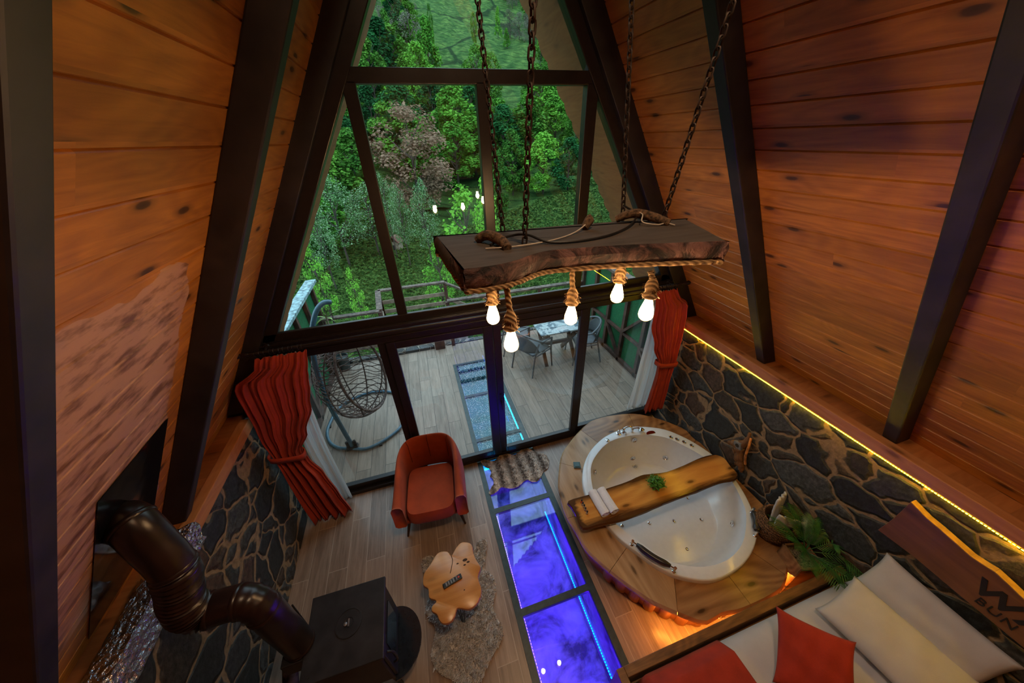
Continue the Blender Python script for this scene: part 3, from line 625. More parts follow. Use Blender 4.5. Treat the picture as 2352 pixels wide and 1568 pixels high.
kq = N('sheer_white_voile'); v = kq.obj(); tl = kq.n('BsdfTranslucent', {0: (.75,.78,.80)}); tp = kq.n('BsdfTransparent'); mx = kq.n('MixShader', {0: .10}); m3 = kq.n('MixShader', {0: .6})
kq.P(Base_Color=(.78,.80,.82), Roughness=.9); kq.t.links.new(kq.b.outputs[0], m3.inputs[1]); kq.t.links.new(tl.outputs[0], m3.inputs[2]); kq.t.links.new(m3.outputs[0], mx.inputs[1]); kq.t.links.new(tp.outputs[0], mx.inputs[2]); kq.t.links.new(mx.outputs[0], kq.out.inputs[0]); M['sheer'] = kq.m
# ---- curtains ----
rod = thing('curtain_rod', (.07, -.12, 2.22), 'dark curtain rod with ball finials above the glass doors', 'curtain rod')
part(MB().tube([(-2.10,-.12,2.222),(2.22,-.12,2.222)], .014, 12), 'rod', F, rod, sm=True)
for sx_ in (-1, 1):
    x = -2.10 if sx_ < 0 else 2.22
    part(MB().lathe([(.014,0),(.020,.01),(.021,.03),(.017,.05),(.013,.06),(.018,.068),(.026,.085),(.022,.10),(.008,.11)], 14, Matrix.Translation((x,-.12,2.222)) @ Matrix.Rotation(sx_*pi/2, 4, 'Y')), 'finial', F, rod, sm=True)
for x in (-1.98, .05, 2.08):
    m = MB().tube([(x,-.12,2.222),(x,-.10,2.235),(x,-.065,2.235)], .009, 8); m.lathe([(.028,0),(.024,.01)], 14, Matrix.Translation((x,-.06,2.235)) @ Matrix.Rotation(pi/2,4,'X')); part(m, 'bracket', F, rod, sm=True)
def drape(rows, folds, depth, mt, name, par, seed=0, nz=46):
    rr = random.Random(seed); ph = [rr.uniform(-.6,.6) for _ in range(12)]
    zs = [r[0] for r in rows]
    def at(z):
        for a, b in zip(rows, rows[1:]):
            if a[0] >= z >= b[0]:
                t = (a[0]-z)/(a[0]-b[0]); t = t*t*(3-2*t); return [a[i]+(b[i]-a[i])*t for i in range(1, len(a))]
        return rows[-1][1:]
    def fn(u, v):
        z = zs[0]+(zs[-1]-zs[0])*v; xl, xr, y, am = at(z)
        uu = u+.012*sin(v*5+u*9+ph[0]); x = xl+(xr-xl)*uu
        w1_ = sin(2*pi*folds*uu+ph[1]+1.5*sin(uu*5+ph[4])+.9*sin(v*3.1+ph[2])); w2_ = sin(2*pi*folds*.43*uu+ph[3]+v*1.3); w3_ = sin(2*pi*folds*1.9*uu+ph[5]+2*sin(uu*7+v*2))
        s_ = (w1_*(.55+.45*sin(uu*9+ph[6]+v*1.5)))+.7*w2_+.30*w3_
        return (x, y-depth*am*s_*.5, z+.006*sin(u*40))
    m = MB().grid(fn, folds*12, nz); return part(m, name, mt, par, sm=True, ang=180, solid=.004)
def tieback(xl, xr, y, z, dz, mt, par, dep):
    pts = [(xl,y-.01,z+dz),(xl+.02,y-dep,z+dz*.7),((xl+xr)/2,y-dep*1.15,z),(xr-.02,y-dep,z-dz*.6),(xr,y,z-dz),(xr-.03,y+dep*.8,z-dz*.6),((xl+xr)/2,y+dep,z),(xl+.02,y+dep*.8,z+dz*.7)]
    P = spline(pts, 5, True); m = MB(); h = .032; vs = [p+Vector((0,0,s*h)) for p in P for s in (-1,1)]; n = len(P)
    m.add(vs, [(2*i, 2*((i+1)%n), 2*((i+1)%n)+1, 2*i+1) for i in range(n)]); return part(m, 'tieback', mt, par, sm=True, ang=180, solid=.008)
cL = thing('curtain', (-2.0,-.19,0), 'rust red curtain gathered with a tieback, left of the doors beside the egg chair', 'curtain')
drape([(2.175,-2.07,-1.68,-.135,.6),(2.09,-2.10,-1.70,-.155,.8),(1.95,-2.30,-1.735,-.17,1.0),(1.85,-2.31,-1.76,-.175,1.1),(1.60,-2.31,-1.82,-.18,1.2),(1.30,-2.33,-1.95,-.19,1.1),(1.08,-2.31,-2.07,-.19,1.3),(.95,-2.30,-2.05,-.20,1.3),(.70,-2.30,-1.98,-.21,1.5),(.35,-2.29,-1.93,-.23,1.7),(.02,-2.27,-1.88,-.25,1.9)], 9, .042, M['redc'], 'drape', cL, 1)
tieback(-2.345, -2.05, -.19, 1.08, .03, M['redc'], cL, .062)
cR = thing('curtain', (2.2,-.19,0), 'rust red curtain gathered with a tieback, right of the doors behind the bathtub', 'curtain')
drape([(2.175,1.86,2.16,-.135,.6),(2.09,1.86,2.20,-.155,.8),(1.97,1.86,2.34,-.17,1.0),(1.78,1.86,2.37,-.175,1.1),(1.45,1.97,2.38,-.18,1.2),(1.15,2.10,2.37,-.19,1.2),(.95,2.12,2.36,-.19,1.3),(.60,2.09,2.37,-.20,1.4),(.345,2.06,2.37,-.21,1.5)], 8, .040, M['redc'], 'drape', cR, 5)
tieback(2.085, 2.385, -.185, 1.15, .03, M['redc'], cR, .06)
for c_, xa, xb in ((cL,-2.06,-1.70),(cR,1.88,2.15)):
    for i in range(11):
        x = xa+(xb-xa)*i/10*(1 if i < 8 else 1.0); ring = [(x+.004*sin(i*3), -.12+.021*cos(t*pi/6), 2.214+.023*sin(t*pi/6)) for t in range(12)]
        part(MB().tube(ring, .0022, 5, closed=True), 'curtain_ring', F, c_, sm=True)
vL = thing('sheer_curtain', (-1.95,-.075,0), 'white sheer curtain hanging between the left red curtain and the glass', 'curtain')
drape([(2.15,-2.0,-1.78,-.085,.5),(1.6,-2.05,-1.86,-.085,.6),(.9,-2.08,-1.89,-.085,.7),(.06,-2.06,-1.885,-.09,.9)], 5, .035, M['sheer'], 'drape', vL, 2)
vR = thing('sheer_curtain', (2.1,-.075,0), 'white sheer curtain hanging between the right red curtain and the glass', 'curtain')
drape([(2.15,1.95,2.15,-.085,.5),(1.71,1.92,2.25,-.085,.6),(.9,1.89,2.3,-.085,.7),(.345,1.86,2.3,-.09,.9)], 7, .035, M['sheer'], 'drape', vR, 3)
# ---- armchair ----
def armchair():
    t = thing('armchair', (0,0,0), 'orange red velvet tub armchair standing on the floor beside the left glass door', 'armchair')
    # shell: U-shaped plan, arms slope down to the front
    W_, Dp = .355, .30
    def plan(u):     # u 0..1 from front of left arm round the back to front of right arm
        if u < .27: k = u/.27; return (-W_, -.40+k*.42)
        if u > .73: k = (1-u)/.27; return (W_, -.40+k*.42)
        a = pi-(u-.27)/.46*pi; sx_ = cos(a); sy_ = sin(a)
        return (W_*math.copysign(abs(sx_)**.62, sx_), .02+.36*abs(sy_)**.72)
    def nrm(u):
        a = Vector(plan(max(0,u-.01))); b = Vector(plan(min(1,u+.01))); d = (b-a).normalized(); return Vector((d.y,-d.x))*-1
    def top(u): k = sin(pi*u); return .615+.185*k**1.5
    def fn(u, v):
        p = Vector(plan(u)); n = nrm(u); h = top(u); th = .115-.02*sin(pi*u); zb = .27
        fl = .035*sin(pi*u)      # back flares outwards a little at the top
        loop = [(0.02, zb), (-.005, zb+.03), (0.0+.0, (zb+h)/2), (.0+fl, h-.05), (.022+fl, h-.008), (.06, h), (th-.02, h-.012), (th, h-.05), (th, .42), (th, .30), (th-.02, zb)]
        i = int(round(v*len(loop)))%len(loop); o_, z = loop[i]
        q = p-n*o_ if False else p+n*(-o_)
        q = p-n*(o_-.02)
        return (q.x, q.y, z)
    m = MB().grid(fn, 41, 11, cv=True)
    n0 = len(m.v)-11; m.f.append(tuple(range(10,-1,-1))); m.f.append(tuple(n0+i for i in range(11)))
    part(m, 'shell', M['red'], t, sm=True, ang=180, subsurf=1)
    # seams of the channelled back
    for u in (.40, .5, .60):
        p = Vector(plan(u)); n = nrm(u); q = p-n*.083
        part(MB().tube([(q.x,q.y,.46),(q.x,q.y,top(u)-.05),(p.x-n.x*.05,p.y-n.y*.05,top(u)+.001)], .0028, 5), 'seam', plain('dark_seam', (.10,.012,.004), .9), t)
    def cush(u, v):
        a = u*2*pi; r = 1.0; x = math.copysign(abs(cos(a))**.35, cos(a)); y = math.copysign(abs(sin(a))**.35, sin(a))
        return (x*.262*(1-.06*(2*v-1)**4), -.115+y*.30*(1-.05*(2*v-1)**4), .27+.17*v+(.0 if v < .9 else .012))
    m = MB().grid(cush, 32, 7, cu=True); k = 7
    m.f.append(tuple(i*k for i in range(31,-1,-1))); 
    c = len(m.v); m.v.append((0,-.11,.462)); m.f += [(i*k+6, ((i+1)%32)*k+6, c) for i in range(32)]
    part(m, 'seat_cushion', M['red'], t, sm=True, ang=60)
    m = MB().box(-.29,.29,-.36,.30,.245,.29); part(m, 'seat_base', M['red'], t, bevel=.01)
    for sx_, sy_ in ((-1,-1),(1,-1),(-1,1),(1,1)):
        m = MB().tube([(sx_*.25,sy_*.27,.27),(sx_*.315,-.0+sy_*.345,.0)], [.024,.011], 12); part(m, 'leg', plain('dark_walnut_leg', (.035,.015,.008), .4), t, sm=True)
    return t
ac = armchair(); ac.location = (-.915, -.42, 0); ac.rotation_euler = (0,0,radians(-5))
dup(ac, (-.615, -2.715, 0), radians(-12), 'orange red armchair at the bottom edge, only its back rim showing beside the glass floor')
# ---- live-edge coffee table ----
wl_ = wood('honey_live_edge_wood', (.40,.15,.035), (.66,.32,.10), 'x', rough=.28, knots=.35, gs=.6, off=(.2,.1,0), ringw=.16)
M['honey'] = wl_
ct = thing('coffee_table', (-.82,-1.48,0), 'low live-edge wooden coffee table with hairpin legs standing on the grey fur rug', 'coffee table')
o = part(slab(spl2(CTAB, 3), .375, .42, taper=.012, mid=.004, nf=.001), 'table_top', M['honey'], ct, sm=True, ang=35)
kcr = plain('dark_wood_crack', (.05,.02,.008), .8)
part(MB().tube(spline([(-.806,-1.287,.4205),(-.80,-1.33,.421),(-.815,-1.38,.421),(-.835,-1.43,.4205)], 5), [.003]*15+[.001], 5), 'crack', kcr, ct)
for x, y, r in ((-.69,-1.36,.018),(-.665,-1.385,.012),(-.70,-1.40,.01),(-.76,-1.37,.009),(-.735,-1.59,.006)): part(MB().lathe([(r,0),(r*.7,.0015)], 9, Matrix.Translation((x,y,.4195)) @ Matrix.Diagonal((1.4,.8,1,1))), 'knot_hole', kcr, ct)
for x, y, a in ((-.80,-1.66,-.4),(-.68,-1.30,.9),(-.97,-1.42,2.4)):
    m = MB(); dx, dy = cos(a), sin(a)
    for k in (-1, 0, 1): m.tube(spline([(x+dx*.035*k-dy*.02*abs(k),y+dy*.035*k,.376),(x+dx*.012*k,y+dy*.012*k-.01,.02),(x,y-.012,.0075)],4), .0045, 6)
    part(m, 'hairpin_leg', M['black'], ct, sm=True)
rc = thing('remote_control', (-.823,-1.499,.42), 'black remote control lying on the live-edge coffee table', 'remote control', rz=radians(13))
MB().box(-.085,.085,-.021,.021,0,.018).build('body', M['black'], rc, bevel=.005)
kwh = plain('grey_button_rubber', (.35,.36,.38), .6)
m = MB()
for i in range(4):
    for j in range(3): m.box(-.06+i*.022,-.048+i*.022,-.013+j*.010,-.007+j*.010,.017,.0205)
for i in range(3): m.box(.035,.043,-.012+i*.010,-.006+i*.010,.017,.0205)
m.build('button_rows', kwh, rc)
MB().lathe([(.009,.017),(.009,.021)], 12, Matrix.Translation((.058,0,0))).build('round_button', plain('red_button', (.5,.05,.03), .5), rc)
# ---- fur rugs ----
def inpoly(x, y, P):
    c = False; n = len(P)
    for i in range(n):
        a, b = P[i], P[i-1]
        if (a[1] > y) != (b[1] > y) and x < (b[0]-a[0])*(y-a[1])/(b[1]-a[1])+a[0]: c = not c
    return c
def fur(name, label, P, h, cell, n, c1, c2, wid, stripes=False, seed=0, cat='rug'):
    r = random.Random(seed); P = spl2(P, 3)
    t = thing(name, (sum(p[0] for p in P)/len(P), sum(p[1] for p in P)/len(P), 0), label, cat)
    k = N(name+'_fur'); v = k.obj(); a = k.noise(v, 26, 5, .7); b = k.noise(v, 190, 2)
    f = k.math('ADD', k.math('MULTIPLY', a, .6), k.math('MULTIPLY', b, .4))
    if stripes:
        sp = k.n('SeparateXYZ'); k.set(sp.inputs[0], v); st = k.math('SINE', k.math('ADD', k.math('MULTIPLY', sp.outputs[0], 44), k.math('MULTIPLY', a, 5)))
        f = k.math('ADD', f, k.math('MULTIPLY', st, .10))
    k.P(Base_Color=k.ramp(f, (.33, c1), (.68, c2)), Roughness=1.0)
    P0 = [(p[0], p[1]) for p in P]
    part(MB().prism(P0, .006, .016 if h > .02 else .012), 'hide', k.m, t)
    xs = [p[0] for p in P]; ys = [p[1] for p in P]; m = MB(); c = 0
    dirx, diry = r.uniform(-.2,.2), -.35
    while c < n:
        x = r.uniform(min(xs), max(xs)); y = r.uniform(min(ys), max(ys))
        if not inpoly(x, y, P): continue
        c += 1; L = h*r.uniform(.6,1.15); cl = sin(x*38+sin(y*31)*1.5)*sin(y*42+x*9)
        a = r.uniform(0, 2*pi); dx = (dirx+cos(a)*.35+cl*.3)*L; dy = (diry+sin(a)*.35+cl*.3)*L; w_ = wid*r.uniform(.6,1.2)
        b = r.uniform(0, pi); wx, wy = cos(b)*w_, sin(b)*w_; z0 = .010
        m.add([(x-wx,y-wy,z0),(x+wx,y+wy,z0),(x+dx*.5+wx*.7,y+dy*.5+wy*.7,z0+L*.62),(x+dx*.5-wx*.7,y+dy*.5-wy*.7,z0+L*.62),(x+dx,y+dy,z0+L*.9)], [(0,1,2,3),(3,2,4)])
    part(m, 'fur_pile', k.m, t, sm=True, ang=180, kind='stuff')
    return t
fur('fur_rug', 'grey shaggy faux fur rug lying under the live-edge coffee table', FUR, .035, 0, 17000, (.34,.32,.31), (.86,.82,.80), .0042, seed=4)
fur('door_mat', 'small brown striped faux fur mat lying on the blue lit glass by the door', MAT, .013, 0, 12000, (.06,.038,.03), (.80,.68,.58), .0028, True, 9)
# ---- wood stove ----
st = thing('wood_stove', (-1.54,-1.71,0), 'black cast metal wood stove with round lid standing in the lower left of the room', 'wood stove')
part(MB().prism([(-1.80,-1.475),(-1.29,-1.485),(-1.285,-1.975),(-1.79,-1.965)], .818, .85), 'top_plate', M['blackm'], st, bevel=.005)
part(MB().box(-1.735,-1.325,-1.94,-1.51,.30,.82), 'body', M['blackm'], st, bevel=.012)
part(MB().lathe([(.088,.0),(.088,.006),(.080,.0065),(.079,.004),(.03,.004),(.026,.001),(.0,.001)], 40, Matrix.Translation((-1.525,-1.71,.85))), 'lid', M['blackm'], st, sm=True, ang=30)
m = MB().lathe([(.010,0),(.012,.006),(.0,.009)], 12, Matrix.Translation((-1.545,-1.715,.853))); m.box(-1.527,-1.519,-1.735,-1.69,.851,.864); part(m, 'lid_knob', plain('worn_steel', (.30,.30,.33), .35, .8), st)
def arc(cx_, cy_, rx_, ry_, a0, a1, n): return [(cx_+rx_*cos(a0+(a1-a0)*i/n), cy_+ry_*sin(a0+(a1-a0)*i/n)) for i in range(n+1)]
part(MB().prism(arc(-1.325,-1.725,.20,.235,-pi/2,pi/2,20), .285, .305), 'hearth_plate', plain('smoked_glossy_plate', (.012,.014,.018), .12), st)
m = MB().box(-1.325,-1.30,-1.93,-1.52,.33,.79); part(m, 'door', M['blackm'], st, bevel=.006)
m = MB().tube(spline([(-1.30,-1.90,.70),(-1.265,-1.90,.66),(-1.265,-1.90,.52),(-1.30,-1.90,.48)],4), .008, 8); part(m, 'door_handle', M['black'], st, sm=True)
part(MB().box(-1.298,-1.294,-1.86,-1.60,.42,.72), 'door_glass', plain('stove_glass', (.01,.01,.012), .08), st)
for x in (-1.70,-1.36):
    for y in (-1.90,-1.55): part(MB().tube([(x,y,.30),(x+(.02 if x > -1.5 else -.02),y,.0)], [.02,.014], 10), 'leg', M['blackm'], st, sm=True)
m = MB().box(-1.93,-1.735,-1.83,-1.63,.70,.84); part(m, 'flue_box', M['blackm'], st, bevel=.008)
for (x, y) in ((-1.74,-1.93),(-1.33,-1.93)): part(MB().lathe([(.006,.85),(.006,.853)], 8, Matrix.Translation((x,y,0))), 'screw', M['black'], st)
# ---- stove pipe ----
M['pipe'] = plain('dark_brown_enamel_pipe', (.017,.008,.007), .30, .1, nz=.15, sc=5)
pp = thing('stove_pipe', (-1.83,-1.73,.85), 'dark brown stove pipe with corrugated elbows rising from the stove to the wall sheet', 'stove pipe')
PT = [Vector(p) for p in PIPE]
PT[0].z = .842; PT[-1] = PT[-2].lerp(PT[-1], .35)
PS = spline(PT, 14); n = len(PS); R = []
for i, p in enumerate(PS):
    s = i/14.0; r = .088
    if 6.9 < s < 11.4: r = .089+.0075*sin(i*1.95)
    elif 3.3 < s < 5.2: r = .088+.0014*sin(i*.9)
    R.append(r)
def seg(i0, i1, nm, rr=None):
    part(MB().tube(PS[i0:i1+1], R[i0:i1+1] if rr is None else rr, 26), nm, M['pipe'], pp, sm=True, ang=50)
seg(0, 45, 'straight_pipe'); seg(45, 74, 'elbow'); seg(74, 97, 'straight_pipe'); seg(97, 160, 'corrugated_elbow'); seg(160, 203, 'straight_pipe'); seg(203, n-1, 'elbow')
for i in (2, 45, 74, 97, 160, 203):
    d = (PS[i+1]-PS[i]).normalized()*.012; part(MB().tube([PS[i]-d, PS[i]-d*.4, PS[i]+d*.4, PS[i]+d], [.089,.0935,.0935,.089], 26), 'collar', M['pipe'], pp, sm=True)
# ---- dark glossy sheet on the sloping wall, foil on the ledge ----
sh = N('glossy_black_sheet'); sh.P(Base_Color=(.015,.015,.016), Roughness=.10, Metallic=.6); vv = sh.obj(); sh.bump(sh.noise(vv, 3.0, 2), .12, .05)
m = MB()
def wp(y, z, off): return (rx(-1, z)+off*.856, y, z+off*.516)
m.add([wp(-1.205,2.50,.012), wp(-1.69,2.50,.012), wp(-1.70,1.60,.012), wp(-1.215,1.60,.012), wp(-1.205,2.50,.008), wp(-1.69,2.50,.008), wp(-1.70,1.60,.008), wp(-1.215,1.60,.008)], [(0,1,2,3),(7,6,5,4),(0,4,5,1),(1,5,6,2),(2,6,7,3),(3,7,4,0)])
hs = tag(m.build('heat_shield', sh.m), 'glossy black metal sheet fixed to the left sloping wall behind the stove pipe', 'metal sheet')
kf = N('crinkled_foil'); vf = kf.n('TexVoronoi', feature='F1'); kf.set(vf.inputs['Vector'], kf.obj()); vf.inputs['Scale'].default_value = 32
kf.P(Base_Color=(.62,.62,.66), Roughness=.22, Metallic=1.0); kf.bump(kf.math('ADD', vf.outputs['Distance'], kf.noise(kf.obj(), 60, 3)), .8, .02)
r_ = random.Random(5)
def foil(label, y0, y1):
    prof = [(-2.50,1.556),(-2.46,1.560),(-2.372,1.562),(-2.366,1.50),(-2.368,1.44),(-2.36,1.40)]
    def fn(u, v):
        i = v*(len(prof)-1); a = prof[int(i)]; b = prof[min(int(i)+1, len(prof)-1)]; t = i-int(i)
        return (a[0]+(b[0]-a[0])*t+r_.uniform(-.001,.005), y0+(y1-y0)*u+.02*sin(v*9+u*3)+r_.uniform(-.006,.006), a[1]+(b[1]-a[1])*t+r_.uniform(0,.006))
    return tag(MB().grid(fn, 26, 16).build('aluminium_foil', kf.m, sm=True, ang=25, solid=.002), label, 'foil')
foil('small crumpled aluminium foil patch on the ledge edge above the stove pipe elbow', -1.30, -1.12)
foil('long crumpled aluminium foil wrap on the ledge edge below the stove pipe', -2.12, -1.42)
# ---- things behind the stove ----
lg = plain('grey_split_bark', (.17,.15,.13), .9, nz=.3, sc=12, bump=.5)
tag(MB().tube([(-2.10,-1.95,.05),(-2.07,-1.62,.42)], [.055,.05], 12).build('log', lg, sm=True, ang=50), 'pale grey barked log leaning behind the stove by the stone wall', 'log')
tag(MB().tube([(-1.90,-1.99,.055),(-1.86,-1.55,.06)], [.05,.055], 12).build('log', plain('brown_bark', (.10,.05,.03), .9, nz=.3, sc=12, bump=.4), sm=True, ang=50), 'reddish brown log lying on the floor under the flue of the stove', 'log')
bk = thing('metal_bucket', (-2.20,-1.84,0), 'dark bucket with a shiny blue rim between the stone wall and the grey log', 'bucket')
part(MB().lathe([(.08,.0),(.10,.38),(.105,.385),(.098,.385),(.08,.02)], 26, Matrix.Translation((-2.20,-1.84,0))), 'shell', plain('dark_teal_tin', (.02,.05,.06), .25, .6), bk, sm=True)
part(MB().tube([(-2.20+.105*cos(a*pi/14), -1.84+.105*sin(a*pi/14), .386) for a in range(28)], .006, 6, closed=True), 'rim', plain('shiny_rim', (.25,.5,.6), .15, .8), bk, sm=True)
pn = thing('coal_scuttle', (-1.93,-1.50,0), 'black round ash pan with a handle behind the stove top', 'ash pan')
part(MB().lathe([(.09,.30),(.12,.44),(.125,.445),(.115,.44),(.09,.32)], 24, Matrix.Translation((-1.86,-1.55,-.02))), 'pan', M['black'], pn, sm=True)
part(MB().lathe([(.07,0),(.05,.02),(.05,.28),(.09,.29)], 16, Matrix.Translation((-1.86,-1.55,0))), 'stand', M['black'], pn, sm=True)
part(MB().tube([(-1.93,-1.52,.36),(-1.97,-1.44,.78)], [.007,.006], 8), 'poker_handle', M['black'], pn, sm=True)
# ---- bathtub on its live-edge platform ----
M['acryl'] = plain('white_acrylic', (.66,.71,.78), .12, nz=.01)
tub = thing('bathtub', (1.53,-1.33,0), 'white corner whirlpool bathtub with chrome jets set in a wooden platform', 'bathtub')
RO = spl2(RIMO, 4); RI = spl2(RIMI, 4)
def resamp(P, c, n):
    # radial resample about c so loops share vertex order
    out = []
    for k in range(n):
        a = 2*pi*k/n; d = Vector((cos(a), sin(a))); best = None
        for i in range(len(P)):
            p = Vector(P[i-1])-Vector(c); q = Vector(P[i])-Vector(c); e = q-p; den = d.x*e.y-d.y*e.x
            if abs(den) < 1e-9: continue
            t = (p.x*e.y-p.y*e.x)/den; s = (p.x*d.y-p.y*d.x)/den
            if 0 <= s <= 1 and t > 0: best = t if best is None else max(best, t)
        out.append(Vector((c[0], c[1]))+d*(best or .1))
    return out
TC = (1.53,-1.33); NN = 96
ro = resamp(RO, TC, NN); ri = resamp(RI, TC, NN)
def sz(z): t = (.40-z)/.42; return 1-.20*max(0,t)**2.2-.04*t
loops = []
for k_, z in ((1.0,.335),(1.0,.385),(.995,.396),(.985,.40)): loops.append([(TC[0]+(p.x-TC[0])*k_, TC[1]+(p.y-TC[1])*k_, z) for p in ro])
loops.append([(p.x*.97+(TC[0]*.03)+(a.x-p.x)*.12, p.y*.97+TC[1]*.03+(a.y-p.y)*.12, .40) for p, a in zip(ri, ro)])
for z in (.398,.385,.35,.30,.25,.20,.15,.10,.06,.03,.01,-.005,-.015): loops.append([(TC[0]+(p.x-TC[0])*sz(z), TC[1]+(p.y-TC[1])*sz(z), z) for p in ri])
for k_, z in ((.72,-.021),(.5,-.023),(.25,-.024)): loops.append([(TC[0]+(p.x-TC[0])*k_, TC[1]+(p.y-TC[1])*k_, z) for p in ri])
m = MB(); vs = [v for l in loops for v in l]; L_ = len(loops)
fs = [(i*NN+k, i*NN+(k+1)%NN, (i+1)*NN+(k+1)%NN, (i+1)*NN+k) for i in range(L_-1) for k in range(NN)]
fs.append(tuple((L_-1)*NN+k for k in range(NN)))
# lift the whole inside a little so the floor of the tub clears the room floor
vs = [(x, y, z if z > .3 else .03+(z+.024)*(.27/.324)) for x, y, z in vs]
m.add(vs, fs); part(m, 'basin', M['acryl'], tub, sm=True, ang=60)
def zl_(z): return z if z > .3 else .03+(z+.024)*(.27/.324)
for p in JETB:
    P_ = Vector(p); c = Vector((TC[0],TC[1],p[2]+.10)); nrm = (c-P_).normalized() if p[2] > .0 else Vector((0,.35,1)).normalized()
    P_.z = zl_(P_.z); P_ += nrm*.004
    T = Matrix.Translation(P_) @ nrm.to_track_quat('Z','Y').to_matrix().to_4x4()
    part(MB().lathe([(.036,0),(.035,.006),(.026,.009),(.020,.003),(.012,.003),(.010,.010),(.0,.011)], 20, T), 'jet', M['chrome'], tub, sm=True, ang=30)
for p in JETS:
    T = Matrix.Translation((p[0],p[1],.0335)); part(MB().lathe([(.017,0),(.016,.005),(.010,.007),(.005,.004)], 14, T), 'air_jet', M['chrome'], tub, sm=True, ang=30)
for x, y in ((2.063,-.741),(2.112,-.794),(2.165,-.857),(2.215,-.931),(1.278,-.537)):
    part(MB().lathe([(.024,.40),(.023,.409),(.016,.412),(.013,.408),(.0,.409)], 18, Matrix.Translation((x,y,0))), 'control_button', M['chrome'], tub, sm=True, ang=30)
fc = thing('bath_faucet', (1.60,-.49,.40), 'chrome bath mixer tap with hand shower on the far rim of the bathtub', 'faucet')
CH = M['chrome']
part(MB().lathe([(.033,.40),(.032,.406),(.022,.41),(.014,.43),(.012,.45),(.004,.452)], 20, Matrix.Translation((1.475,-.478,0))), 'diverter_knob', CH, fc, sm=True)
part(MB().tube([(1.475,-.478,.45),(1.470,-.46,.475)], .004, 6), 'diverter_pin', CH, fc, sm=True)
m = MB().lathe([(.024,.40),(.024,.408),(.017,.412),(.017,.455),(.019,.458),(.012,.468)], 18, Matrix.Translation((1.545,-.475,0))); m.lathe([(.016,.40),(.014,.43)], 14, Matrix.Translation((1.548,-.515,0))); part(m, 'mixer_body', CH, fc, sm=True, ang=40)
part(MB().tube(spline([(1.545,-.475,.462),(1.60,-.470,.472),(1.65,-.485,.466),(1.655,-.50,.45)],4), [.010]*9+[.008]*4, 10), 'spout', CH, fc, sm=True)
part(MB().lathe([(.016,.40),(.016,.408),(.012,.43),(.018,.445),(.010,.455)], 16, Matrix.Translation((1.655,-.505,0))), 'handle', CH, fc, sm=True)
part(MB().tube([(1.66,-.50,.452),(1.745,-.520,.455)], [.009,.011], 10), 'hand_shower_stem', CH, fc, sm=True)
part(MB().lathe([(.012,.03),(.030,.012),(.040,.0),(.036,-.006),(.0,-.006)], 22, Matrix.Translation((1.762,-.545,.44)) @ Matrix.Rotation(radians(-25),4,'X')), 'shower_head', CH, fc, sm=True)
part(MB().prism(arc(1.87,-.600,.062,.030,pi*.05,pi*.95,12)+[(1.80,-.615),(1.93,-.64)][::-1][:0]+[(1.808,-.612),(1.93,-.622)], .40, .404), 'soap_tray', plain('mirror_tray', (.5,.35,.25), .08, 1.0), fc)
def headrest(label, a, b, w_, hgt):
    t = thing('tub_headrest', ((a[0]+b[0])/2,(a[1]+b[1])/2,.40), label, 'headrest'); A = Vector((*a,.455)); B = Vector((*b,.455)); d = (B-A).normalized(); nn = Vector((-d.y,d.x,0)); c = Vector((TC[0],TC[1],.455)); 
    if nn.dot(c-A) < 0: nn = -nn
    def fn(u, v):
        th = 2*pi*v; bow = .030*sin(pi*u); q = A+d*((B-A).length*(.10+.80*u))-nn*(bow*0)+nn*(.0-bow*.6)
        e = min(1, .55+.9*min(u,1-u)*3)
        return tuple(q+nn*(math.copysign(abs(cos(th))**.7,cos(th))*w_*e)+Vector((0,0,math.copysign(abs(sin(th))**.7,sin(th))*hgt*e)))
    m = MB().grid(fn, 14, 14, cv=True); m.f.append(tuple(range(13,-1,-1))); m.f.append(tuple(13*14+i for i in range(14)))
    part(m, 'cushion', plain('black_vinyl', (.018,.018,.020), .35, nz=.05), t, sm=True, ang=60)
    for P_ in (A, B):
        part(MB().lathe([(.016,.40),(.016,.406),(.010,.41),(.010,.462),(.012,.464),(.012,.474),(.0,.475)], 14, Matrix.Translation((P_.x,P_.y,0))), 'post', CH, t, sm=True, ang=40)
        part(MB().tube([P_, P_+d*(.05 if P_ is A else -.05)], .006, 6), 'pin', CH, t, sm=True)
headrest('black padded bath headrest on chrome posts at the near left rim', (.84,-1.70), (1.06,-2.005), .026, .030)
headrest('black padded bath headrest on chrome posts at the right rim of the bathtub', (2.17,-1.80), (2.00,-1.985), .038, .032)
M['walnut'] = wood('walnut_live_edge_planks', (.13,.052,.018), (.38,.20,.085), 'x', rough=.25, knots=1.0, gs=.55, ringw=.20, off=(.4,.7,0), dark=(.03,.012,.005))
M['walnut2'] = wood('pale_live_edge_planks', (.24,.12,.05), (.50,.32,.17), 'y', rough=.25, knots=.8, gs=.5, ringw=.18, off=(.1,.3,0))
pf = thing('tub_platform', (1.4,-1.3,0), 'live-edge wooden platform round the bathtub with log-clad base', 'platform')
PO = spl2(PLAT+PLAT2, 2)
po = resamp(PO, TC, NN)
